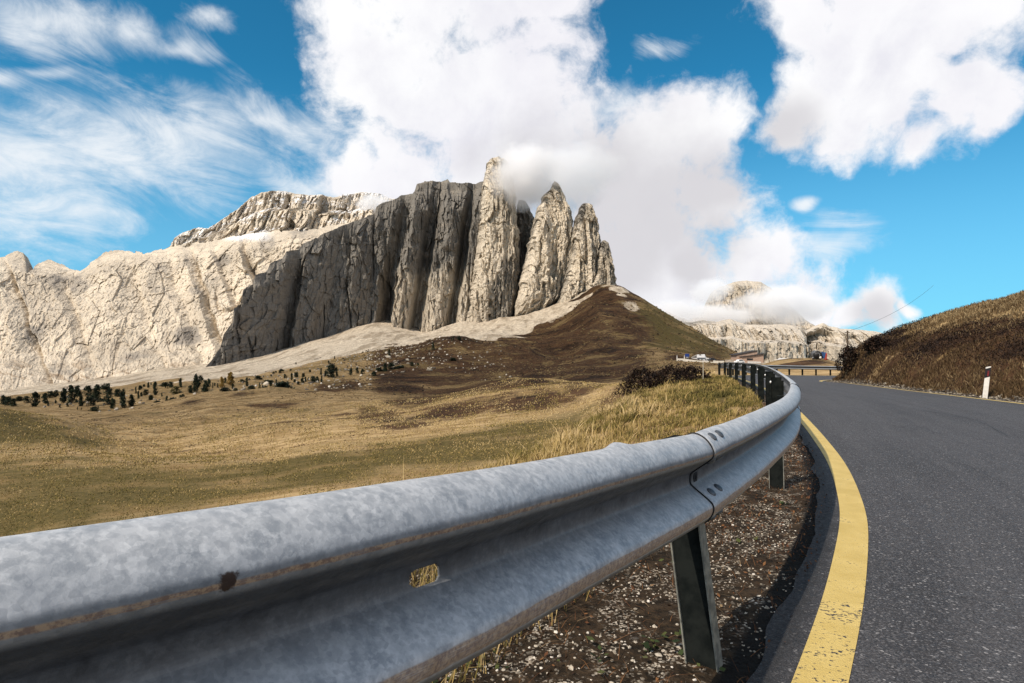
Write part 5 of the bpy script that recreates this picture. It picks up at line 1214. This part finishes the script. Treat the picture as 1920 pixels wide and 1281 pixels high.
# timber hut at the pass
Yh = 248.; k = Yh / F
hut = empty('timber_hut', tuple(ground_at(1409, Yh))); zh = hut.location.z
def rel(px, row, dy=0.0): return ((px - CX) / F * Yh - hut.location.x, dy, CH - (row - HY) * k - zh)
def prism_front(mat, name, pts, dy0, dy1, parent, bev=.0):
    P = [rel(a, b, dy0) for a, b in pts] + [rel(a, b, dy1) for a, b in pts]; n = len(pts)
    m_ = MB(); m_.add(P, [tuple(range(n)), tuple(range(2 * n - 1, n - 1, -1))] + [(i, n + i, n + (i + 1) % n, (i + 1) % n) for i in range(n)])
    return m_.build(name, mat, parent)
prism_front(M_WOOD, 'rear_wall', [(1385, 684), (1385, 665.5), (1424, 658.2), (1424, 684)], 2.2, 9, hut)
prism_front(M_ROOF, 'roof', [(1382.2, 666.4), (1382.2, 665.2), (1424.5, 656.9), (1424.5, 658.1)], 1.9, 9.4, hut)
wl = prism_front(M_WOOD, 'front_wall', [(1391, 685), (1391, 669), (1408, 667.3), (1431.5, 663.8), (1431.5, 685)], 0, 8, hut)
prism_front(M_ROOF, 'roof', [(1389.5, 669.6), (1389.5, 668.5), (1408, 666.6), (1432.2, 662.8), (1432.2, 664.2), (1408, 667.9)], -.5, 8.4, hut)
for a, b in ((1400.2, 1411.6),):
    wn = prism_front(M_BLACK, 'window', [(a, 675.6), (a, 672.2), (b, 672.2), (b, 675.6)], -.05, .05, wl); 
    for q_ in np.linspace(a + .5, b - .5, 5)[:-1]: prism_front(M_GLASS, 'pane', [(q_, 675.2), (q_, 672.6), (q_ + 2.3, 672.6), (q_ + 2.3, 675.2)], -.09, -.052, wn)
prism_front(M_PLASTER, 'parapet', [(1397, 680.5), (1397, 677), (1421, 678.2), (1421, 680.5)], -3.0, -2.6, hut)
prism_front(M_STONEW, 'terrace', [(1391, 690), (1391, 680.3), (1436, 680.3), (1436, 690)], -3.2, -.01, hut)
prism_front(M_WOOD, 'annexe', [(1431.6, 685), (1431.6, 675), (1435, 675.6), (1435, 685)], 1, 6, hut)
tag(hut, 'pinkish timber hut with two stepped dark lean-to roofs at the pass', 'hut')
# chalet
Yh = 345.; k = Yh / F
ch_ = empty('chalet', tuple(ground_at(1318, Yh))); hut = ch_; zh = ch_.location.z
prism_front(M_PLASTER, 'wall', [(1305, 681), (1305, 671.2), (1329, 671.2), (1329, 681)], 0, 9, ch_)
g0 = [rel(1320.5, 671.2, -.1), rel(1329, 671.2, -.1), rel(1324.2, 665.2, -.1)]
# roof: ridge runs left-right and back, near slope faces us
P = [rel(1305.5, 671.0, -.6), rel(1321.5, 671.0, -.6), rel(1326, 665.0, 4.5), rel(1311.5, 665.6, 4.5), rel(1305.5, 671.0, 9.6), rel(1330, 673.0, 9.6), rel(1329.6, 674, 2.0)]
mb = MB(); up = .18
R1 = [P[0], P[1], P[2], P[3]]
mb.add(R1 + [(a, b, c + up) for a, b, c in R1], [(3, 2, 1, 0), (4, 5, 6, 7), (0, 1, 5, 4), (1, 2, 6, 5), (2, 3, 7, 6), (3, 0, 4, 7)])
R2 = [P[3], P[2], P[5], P[4]]; mb.add(R2 + [(a, b, c + up) for a, b, c in R2], [(3, 2, 1, 0), (4, 5, 6, 7), (0, 1, 5, 4), (1, 2, 6, 5), (2, 3, 7, 6), (3, 0, 4, 7)])
rf = mb.build('roof', M_GREYROOF, ch_)
mb = MB(); A_, B_, C_ = rel(1321.5, 671.4, -.4), rel(1329.5, 674.4, 2.2), rel(1325.6, 665.4, 4.2); mb.add([A_, B_, C_, tuple(np.array(A_) + (0, .3, 0)), tuple(np.array(B_) + (0, .3, 0)), tuple(np.array(C_) + (0, .3, 0))], [(0, 1, 2), (5, 4, 3), (0, 3, 4, 1), (1, 4, 5, 2), (2, 5, 3, 0)]); mb.build('gable', M_PLASTER, ch_)
mb = MB(); c = rel(1315.8, 667.2, 3.0); mb.box(c, (.9, .8, 1.3)); mb.build('chimney', M_ROOF, rf)
prism_front(M_GLASS, 'window', [(1309, 675.4), (1309, 672.8), (1311, 672.8), (1311, 675.4)], -.06, .05, ch_); prism_front(M_GLASS, 'window', [(1315, 675.4), (1315, 672.8), (1317, 672.8), (1317, 675.4)], -.06, .05, ch_); prism_front(M_GLASS, 'window', [(1322.5, 676), (1322.5, 673.6), (1324.4, 673.6), (1324.4, 676)], -.06, .05, ch_)
tag(ch_, 'small white chalet with light grey gabled roof beyond the tussock slope', 'house')
# low stone walls along the higher bend
def wall(pts, Y, hpx, label, name, mat=M_STONEW, thick=.6):
    m_ = MB()
    for (a, ra), (b, rb) in zip(pts[:-1], pts[1:]):
        A_ = P3(a, ra, Y); B_ = P3(b, rb, Y); h = hpx * Y / F
        V = []
        for q_ in (A_, B_):
            for dy, dz in ((0, -2.2), (thick, -2.2), (thick, h), (0, h)): V.append(q_ + (0, dy, dz))
        m_.add(V, [(0, 1, 2, 3), (7, 6, 5, 4), (0, 4, 5, 1), (1, 5, 6, 2), (2, 6, 7, 3), (3, 7, 4, 0)])
    o = m_.build(name, mat); tag(o, label, 'wall'); return o
wall([(1269, 674.0), (1280, 674.4), (1292, 676), (1305, 677.4), (1320, 679), (1340, 681.2), (1354, 682.6)], 232., 1.9, 'long pale low wall along the upper bend below the chalet', 'roadside_wall', M_SNOWP, .5)
wall([(1361, 679), (1375, 679)], 240., 4.4, 'short rough stone wall just left of the timber hut', 'stone_wall')
wall([(1338, 678.6), (1350, 679.2), (1358, 679.2)], 241., 2.4, 'low pale stone wall right of the chalet', 'stone_wall', M_SNOWP)
# blue sign and white marker posts
Yh = 245.; k = Yh / F
sg = empty('road_sign', tuple(P3(1288.4, 674.5, Yh))); hut = sg; zh = sg.location.z
prism_front(M_BLUE, 'panel', [(1284.6, 669), (1284.6, 663.4), (1292.4, 663.4), (1292.4, 669)], 0, .12, sg)
prism_front(M_GREYM, 'lower_panel', [(1286.4, 671.6), (1286.4, 669.2), (1290.6, 669.2), (1290.6, 671.6)], .01, .1, sg)
for a in (1286.4, 1290.2): prism_front(M_GREYM, 'leg', [(a, 676), (a, 663.8), (a + .6, 663.8), (a + .6, 676)], .14, .26, sg)
tag(sg, 'square blue road sign on two legs beside the upper bend', 'road sign')
for a, lab in ((1269.4, 'white marker post at the left end of the pale low wall'), (1283.2, 'white marker post just left of the blue road sign')):
    ps = empty('marker_post', tuple(P3(a, 675, Yh))); hut = ps; zh = ps.location.z
    prism_front(M_WHITE, 'body', [(a - .6, 676), (a - .6, 666.5), (a + .6, 666.5), (a + .6, 676)], 0, .22, ps); prism_front(M_BLACK, 'band', [(a - .65, 668), (a - .65, 667.2), (a + .65, 667.2), (a + .65, 668)], -.01, .23, ps)
    tag(ps, lab, 'road marker')
# cars parked near the pass
def car(px, row, Y, L, mat, label, rz):
    p = P3(px, row, Y); c = empty('parked_car', tuple(p), rz)
    prof = [(-.5, .22), (-.5, .52), (-.44, .60), (-.27, .64), (-.14, .98), (.22, 1.0), (.38, .66), (.48, .58), (.5, .40), (.5, .22)]
    m_ = MB(); m_.prism([(a * L, b * 1.45) for a, b in prof], (1, 0, 0), (0, 0, 1), (0, -.85, 0), (0, 1.7, 0)); b_ = m_.build('body', mat, c, bevel=.06)
    for sy in (-.862, .842):
        m_ = MB(); m_.prism([(-.235 * L, .95), (-.135 * L, 1.36), (.03 * L, 1.38), (.03 * L, .95)], (1, 0, 0), (0, 0, 1), (0, sy, 0), (0, .02, 0)); m_.prism([(.05 * L, .95), (.05 * L, 1.38), (.2 * L, 1.38), (.33 * L, .95)], (1, 0, 0), (0, 0, 1), (0, sy, 0), (0, .02, 0)); m_.build('window', M_GLASS, b_)
    for sx in (-.31, .31):
        for sy in (-.87, .67):
            m_ = MB(); m_.tube((sx * L, sy, .32), (sx * L, sy + .2, .32), .32, .32, 16); w2 = m_.build('wheel', M_TYRE, c)
            m_ = MB(); m_.tube((sx * L, sy - .01, .32), (sx * L, sy + .21, .32), .19, .19, 12); m_.build('rim', M_GREYM, w2)
    tag(c, label, 'car'); return c
car(1386, 681.4, 236., 3.6, M_CARW, 'white parked car in front of the timber hut', .25)
car(1334, 676.8, 300., 3.9, M_CARD, 'dark parked car just right of the white chalet', .1)
# low shed roof behind the grassy hill
Yh = 170.; k = Yh / F
sh = empty('shed', tuple(ground_at(1480, Yh))); hut = sh; zh = sh.location.z
prism_front(M_STONEW, 'wall', [(1471, 686), (1471, 674), (1487, 674), (1487, 686)], 0, 4, sh)
prism_front(M_GREYROOF, 'roof', [(1467.5, 676), (1474, 671.6), (1487.5, 673.2), (1488, 676)], -.4, 4.4, sh)
tag(sh, 'low shed with pale grey roof peeping over the grassy hill', 'shed')
# snow cannon on the grassy hill
pc, Yc, zc = hit(1535, 674.5, 70)
sc_ = empty('snow_cannon', (pc, Yc, zc)); k = Yc / F
def rc(px, row, dy=0.0): return np.array(((px - CX) / F * Yc - pc, dy, CH - (row - HY) * k - zc))
def ring_drum(c0, c1, radii, mat, name, parent, n=28):
    """lathe along c0->c1; radii = [(t, r)]"""
    c0 = np.array(c0, float); c1 = np.array(c1, float); d_ = c1 - c0; dn = d_ / np.linalg.norm(d_); e = np.cross(dn, (0, 0, 1.)); e /= np.linalg.norm(e); g = np.cross(e, dn)
    V = []; Q = []
    for t_, r_ in radii:
        for i in range(n): a = 2 * math.pi * i / n; V.append(c0 + d_ * t_ + r_ * (math.cos(a) * e + math.sin(a) * g))
    for j in range(len(radii) - 1):
        for i in range(n): Q.append((j * n + i, j * n + (i + 1) % n, (j + 1) * n + (i + 1) % n, (j + 1) * n + i))
    Q.append(tuple(range(n - 1, -1, -1))); Q.append(tuple(range((len(radii) - 1) * n, len(radii) * n)))
    m_ = MB(); m_.add(V, Q); return m_.build(name, mat, parent, True)
r0 = 8.0 * k
cA = rc(1529, 665.6, -.55); cB = rc(1531, 665.0, .6)
dr = ring_drum(cA, cB, [(0, r0 * .80), (.0, r0 * .98), (.06, r0), (.9, r0), (1.0, r0 * .9)], M_BLACK, 'drum', sc_)
for t_, rr_ in ((.12, 1.015), (.52, 1.012)): ring_drum(cA + (cB - cA) * t_, cA + (cB - cA) * (t_ + .07), [(0, r0 * rr_ * .98), (0, r0 * rr_), (1, r0 * rr_), (1, r0 * rr_ * .98)], M_GREYM, 'hoop', dr)
# fan guard with a pale crescent, round white badge
ring_drum(cA + (0, -.03, 0), cA + (0, .02, 0), [(0, r0 * .80), (1, r0 * .80)], M_BLACK, 'fan_guard', dr)
m_ = MB(); n = 16
for rad0, rad1, a0, a1 in ((.86, .93, .35, 2.6), (.40, .50, -.5, 2.2)):
    V = []
    for j in range(n + 1):
        a = a0 + (a1 - a0) * j / n
        for q_, yy in ((rad0, -.06), (rad1, -.06), (rad1, -.03), (rad0, -.03)): V.append(cA + np.array((r0 * q_ * math.cos(a), yy, r0 * q_ * math.sin(a))))
    Fs = [(j * 4 + c, j * 4 + 4 + c, j * 4 + 4 + (c + 1) % 4, j * 4 + (c + 1) % 4) for j in range(n) for c in range(4)] + [(0, 1, 2, 3), (n * 4 + 3, n * 4 + 2, n * 4 + 1, n * 4)]
    m_.add(V, Fs)
m_.build('light_stripe', M_GREYM, dr)
bd = rc(1533.2, 670.6, -.72); ring_drum(bd, bd + (0, .06, 0), [(0, 2.1 * k), (1, 2.1 * k)], M_WHITE, 'badge', dr)
m_ = MB(); m_.box(rc(1543.5, 667.5, .1), (6.5 * k, .8, 9.5 * k)); m_.box(rc(1541.5, 661.4, .1), (2.6 * k, .5, 3.2 * k)); m_.box(rc(1545.6, 662.3, .1), (4.2 * k, .5, 3.0 * k)); m_.build('machine_body', M_BLUEP, sc_, bevel=.04)
m_ = MB(); m_.tube(rc(1547.4, 662.5, -.3), rc(1545.2, 675, -.35), .10, .13, 10); m_.tube(rc(1544, 672.5, -.3), rc(1548.6, 673.5, -.3), .09, .09, 10); m_.build('support_arm', M_REDP, sc_)
m_ = MB()
for a in (1526, 1538): m_.tube(rc(a, 671, .2), rc(a - 1 if a < 1530 else a + 2, 676.5, .2), .09, .09, 8)
m_.box(rc(1534, 675.4, .2), (14 * k, .5, .16)); m_.build('chassis', M_BLACK, sc_)
m_ = MB(); m_.tube(rc(1522.8, 669.5, -.2), rc(1522.8, 671.6, -.2), .11, .11, 10); m_.build('lamp', M_GREYM, sc_)
tag(sc_, 'black drum snow cannon with blue body and round white badge on the grassy hill', 'snow cannon')
# ------------------------------------------------------------------ mist clinging to the summits (real volumes)
def mist_material(name, dens, nscale, thr=.35):
    m = bpy.data.materials.new(name); m.use_nodes = True; nt = NT(m); nt.n.remove(nt.n['Principled BSDF'])
    v = nt.node('ShaderNodeVolumePrincipled'); o = nt.n['Material Output']; nt.l.new(v.outputs[0], o.inputs['Volume'])
    v.inputs['Color'].default_value = (.99, .99, 1, 1); v.inputs['Anisotropy'].default_value = .0
    p = nt.obj(); n = nt.noise(p, nscale, 5, .6)
    e = nt.math('SUBTRACT', 1.0, nt.vec('LENGTH', p))
    f = nt.math('MULTIPLY_ADD', nt.math('SUBTRACT', n, .5), 1.5, e)
    nt.set(v.inputs['Density'], nt.math('MULTIPLY', nt.math('MULTIPLY', nt.ramp(f, thr - .22, thr + .22), nt.ramp(e, 0, .12)), dens))
    return m
def mist(px, row, Y, wx, wy, hz, dens, nscale, seed):
    V, Fc = ICO; bm = []
    c = P3(px, row, Y)
    import bmesh
    b = bmesh.new(); bmesh.ops.create_icosphere(b, subdivisions=3, radius=1.0); me = bpy.data.meshes.new('mist'); b.to_mesh(me); b.free()
    o = bpy.data.objects.new('mist', me); link(o); o.location = tuple(c); o.scale = (wx, wy, hz); o.rotation_euler = (0, 0, seed)
    me.materials.append(mist_material('mist_%d' % seed, dens, nscale)); tag(o, kind='stuff'); return o
mist(980, 326, 846, 60, 64, 54, .055, 1.4, 0)
mist(1060, 330, 905, 105, 60, 60, .025, 1.8, 12)
mist(1470, 570, 2880, 260, 160, 120, .014, 1.6, 3)
mist(1345, 592, 2860, 230, 160, 75, .012, 1.7, 15)
mist(1330, 545, 2900, 130, 120, 80, .012, 1.6, 18)
mist(1262, 585, 2700, 170, 120, 75, .012, 1.7, 6)
mist(705, 384, 1440, 62, 50, 34, .04, 1.8, 9)
# ------------------------------------------------------------------ camera, sun, sky
cam = bpy.data.cameras.new('camera'); co = bpy.data.objects.new('camera', cam); link(co)
cam.lens = 22.0 * (F / 1173.0); cam.sensor_width = 36; cam.shift_y = (HY - 640.5) / 1920.0
co.location = (0, 0, CH); co.rotation_euler = (math.radians(90), 0, 0)
cam.clip_start = .05; cam.clip_end = 30000
SC.camera = co
SUN_AZ, SUN_EL = 226.0, 45.0                               # azimuth clockwise from straight ahead
sd = np.array((math.sin(math.radians(SUN_AZ)) * math.cos(math.radians(SUN_EL)), math.cos(math.radians(SUN_AZ)) * math.cos(math.radians(SUN_EL)), math.sin(math.radians(SUN_EL))))
sl = bpy.data.lights.new('sun', 'SUN'); sl.energy = 5.0; sl.angle = math.radians(.5); sl.color = (1.0, .885, .74)
so = bpy.data.objects.new('sun', sl); link(so)
from mathutils import Vector
so.rotation_euler = Vector(tuple(sd)).to_track_quat('Z', 'Y').to_euler(); so.location = (-30, -20, 60)
W = bpy.data.worlds.new('World'); SC.world = W; W.use_nodes = True
w = NT(W)
bg = w.n['Background']; bg.inputs['Strength'].default_value = .10
sky = w.node('ShaderNodeTexSky', sky_type='NISHITA'); sky.sun_disc = False
sky.sun_elevation = math.radians(SUN_EL); sky.sun_rotation = math.radians(SUN_AZ); sky.altitude = 2200; sky.air_density = 1.0; sky.dust_density = .6; sky.ozone_density = 2.0
def cdir(px, py):
    v = np.array(((px - CX) / F, 1.0, (HY - py) / F)); return v / np.linalg.norm(v)
CUM = [(650, 40, 100), (760, 20, 150), (900, -40, 190), (1040, -20, 90), (700, 130, 120), (830, 180, 170), (980, 190, 160), (1030, 90, 80), (760, 320, 120), (660, 345, 60), (900, 320, 160),
       (1060, 320, 160), (1200, 330, 130), (1265, 250, 90), (1330, 250, 75), (1330, 370, 95), (1240, 450, 140), (1120, 480, 150), (1290, 540, 130), (1420, 490, 85),
       (1470, 465, 55), (1480, 560, 95), (1380, 590, 100), (1545, 590, 45), (720, 390, 70),
       (1620, 30, 150), (1490, 10, 80), (1780, 30, 140), (1870, 10, 70), (1540, 170, 115), (1680, 150, 140), (1790, 170, 105), (1600, 235, 85), (1730, 280, 65), (1850, 215, 60), (1770, 225, 85), (1690, 235, 80), (1490, 230, 60),
       (1665, 565, 62), (1600, 590, 45), (1715, 560, 30), (1765, 590, 14)]
def density_group():
    g = bpy.data.node_groups.new('cloud_density', 'ShaderNodeTree')
    g.interface.new_socket('Dir', in_out='INPUT', socket_type='NodeSocketVector')
    g.interface.new_socket('Density', in_out='OUTPUT', socket_type='NodeSocketFloat')
    class H: pass
    h = H(); h.node_tree = g; t = NT(h)
    gi = t.node('NodeGroupInput'); go = t.node('NodeGroupOutput')
    d = gi.outputs[0]
    wn = t.node('ShaderNodeTexNoise', noise_dimensions='3D'); t.l.new(d, wn.inputs['Vector']); wn.inputs['Scale'].default_value = 7; wn.inputs['Detail'].default_value = 3
    wv = t.vec('MULTIPLY', t.vec('SUBTRACT', wn.outputs['Color'], (.5, .5, .5)), (.13, .13, .13))
    dw = t.vec('ADD', d, wv)
    acc = None
    for px, py, r in CUM:
        c = cdir(px, py); k = r / F * (c[1] ** 1.45) * 1.12
        v = t.math('MULTIPLY_ADD', t.vec('DISTANCE', dw, tuple(c)), -1.0 / k, 1.0)
        if acc is None: acc = v
        else: acc = t.math('SMOOTH_MAX', acc, v, .25)
    # clouds elsewhere in the sky, unseen, cover raised to whiten the fill light
    ndv = t.noise(dw, 2.1, 3, .5)
    ysep = t.sep(d)
    other = t.math('MULTIPLY_ADD', t.math('SUBTRACT', ndv, .43), 5.0, t.ramp(ysep[1], .35, .62, 0.0, -3.0))
    acc = t.math('SMOOTH_MAX', acc, other, .3)
    acc = t.math('MAXIMUM', acc, -1.0)
    n1 = t.noise(dw, 8.0, 11, .64)
    n2 = t.noise(d, 34.0, 6, .65)
    e = t.math('MULTIPLY_ADD', t.math('SUBTRACT', n1, .5), 1.9, acc)
    e = t.math('MULTIPLY_ADD', t.math('SUBTRACT', n2, .5), .62, e)
    t.l.new(e, go.inputs[0]); return g
G = density_group()
d = w.vec('NORMALIZE', w.node('ShaderNodeTexCoord').outputs['Generated'])
ga = w.node('ShaderNodeGroup'); ga.node_tree = G; w.l.new(d, ga.inputs[0])
gb = w.node('ShaderNodeGroup'); gb.node_tree = G
w.l.new(w.vec('ADD', d, (-.045, -.015, .055)), gb.inputs[0])
dens = ga.outputs[0]
alpha = w.ramp(dens, -.04, .58)
shade = w.ramp(w.math('ADD', w.math('MULTIPLY', dens, .35), gb.outputs[0]), .3, 2.1)       # thick toward the sun -> darker
cb = w.noise(d, 5.0, 5, .55)
# wisps of high cloud
CIR = [(40, 300, 190), (200, 270, 190), (390, 240, 110), (480, 235, 80), (560, 255, 60), (60, 390, 150), (280, 345, 130), (110, 30, 110), (250, 60, 75), (340, 90, 40), (20, 135, 45), (100, 130, 30), (420, 20, 40), (1190, 190, 70), (1560, 450, 60), (560, 350, 70), (1250, 70, 40), (1510, 385, 16)]
acc = None
dw = w.vec('ADD', d, w.scale(w.vec('SUBTRACT', w.noise(d, 5.0, 3, .5), (.5, .5, .5)), .10))
for px, py, r in CIR:
    c = cdir(px, py); k = r / F * (c[1] ** 1.3) * 1.25
    # stretched along the horizon
    v = w.vec('SUBTRACT', dw, tuple(c)); v = w.vec('MULTIPLY', v, (.72, .72, 1.55))
    q_ = w.math('MULTIPLY_ADD', w.vec('LENGTH', v), -1.0 / k, 1.0)
    acc = q_ if acc is None else w.math('SMOOTH_MAX', acc, q_, .2)
rot = w.node('ShaderNodeVectorRotate', rotation_type='Y_AXIS'); w.l.new(d, rot.inputs['Vector']); rot.inputs['Angle'].default_value = math.radians(-14)
cn = w.noise(w.vec('MULTIPLY', rot.outputs[0], (2.0, 2.0, 4.6)), 3.2, 11, .66, 1.1)
cn2 = w.noise(d, 16.0, 6, .62)
ce = w.math('MULTIPLY_ADD', w.math('SUBTRACT', cn, .5), 2.2, acc)
ce = w.math('MULTIPLY_ADD', w.math('SUBTRACT', cn2, .5), .7, ce)
calpha = w.ramp(ce, -.02, 1.25, 0, .90)
skyc = w.mix(1.0, sky.outputs[0], (.24, 1.22, 1.36), 'MULTIPLY')
skyc = w.mix(w.ramp(w.sep(d)[2], 0.0, .40, .72, 0), skyc, (2.5, 5.9, 8.6))
c1 = w.mix(calpha, skyc, (9.3, 9.6, 9.9))
lit = w.mix(w.ramp(cb, .35, .7), (10.2, 10.2, 10.3), (9.4, 9.3, 9.7))
cl = w.mix(shade, lit, (7.6, 7.55, 8.4))
SHD = [(965, 325, 80), (1010, 350, 120), (1120, 400, 170), (1250, 390, 160), (1340, 350, 90), (1180, 470, 110), (1330, 440, 70), (1290, 500, 60), (1480, 240, 70), (1640, 590, 50), (1150, 330, 100)]
accs = None
for px, py, r in SHD:
    c = cdir(px, py); k = r / F * (c[1] ** 1.45) * 1.3
    v = w.math('MULTIPLY_ADD', w.vec('DISTANCE', dw, tuple(c)), -1.0 / k, 1.0)
    accs = v if accs is None else w.math('SMOOTH_MAX', accs, v, .3)
under = w.ramp(w.math('MULTIPLY_ADD', w.math('SUBTRACT', cb, .5), 1.4, accs), -.05, .75, 0, .85)
cl = w.mix(under, cl, (6.7, 6.55, 6.85))
c2 = w.mix(alpha, c1, cl)
w.l.new(c2, bg.inputs['Color'])
SC.view_settings.view_transform = 'Standard'; SC.view_settings.look = 'None'; SC.view_settings.exposure = 0.0; SC.view_settings.gamma = 1.0
SC.render.engine = 'CYCLES'
cy = SC.cycles
cy.max_bounces = 8; cy.diffuse_bounces = 3; cy.glossy_bounces = 3; cy.transmission_bounces = 2; cy.volume_bounces = 8; cy.transparent_max_bounces = 12
cy.volume_step_rate = 1.0; cy.use_denoising = True; cy.denoiser = 'OPENIMAGEDENOISE'
try: cy.denoising_prefilter = 'ACCURATE'; cy.denoising_input_passes = 'RGB_ALBEDO_NORMAL'
except Exception: pass
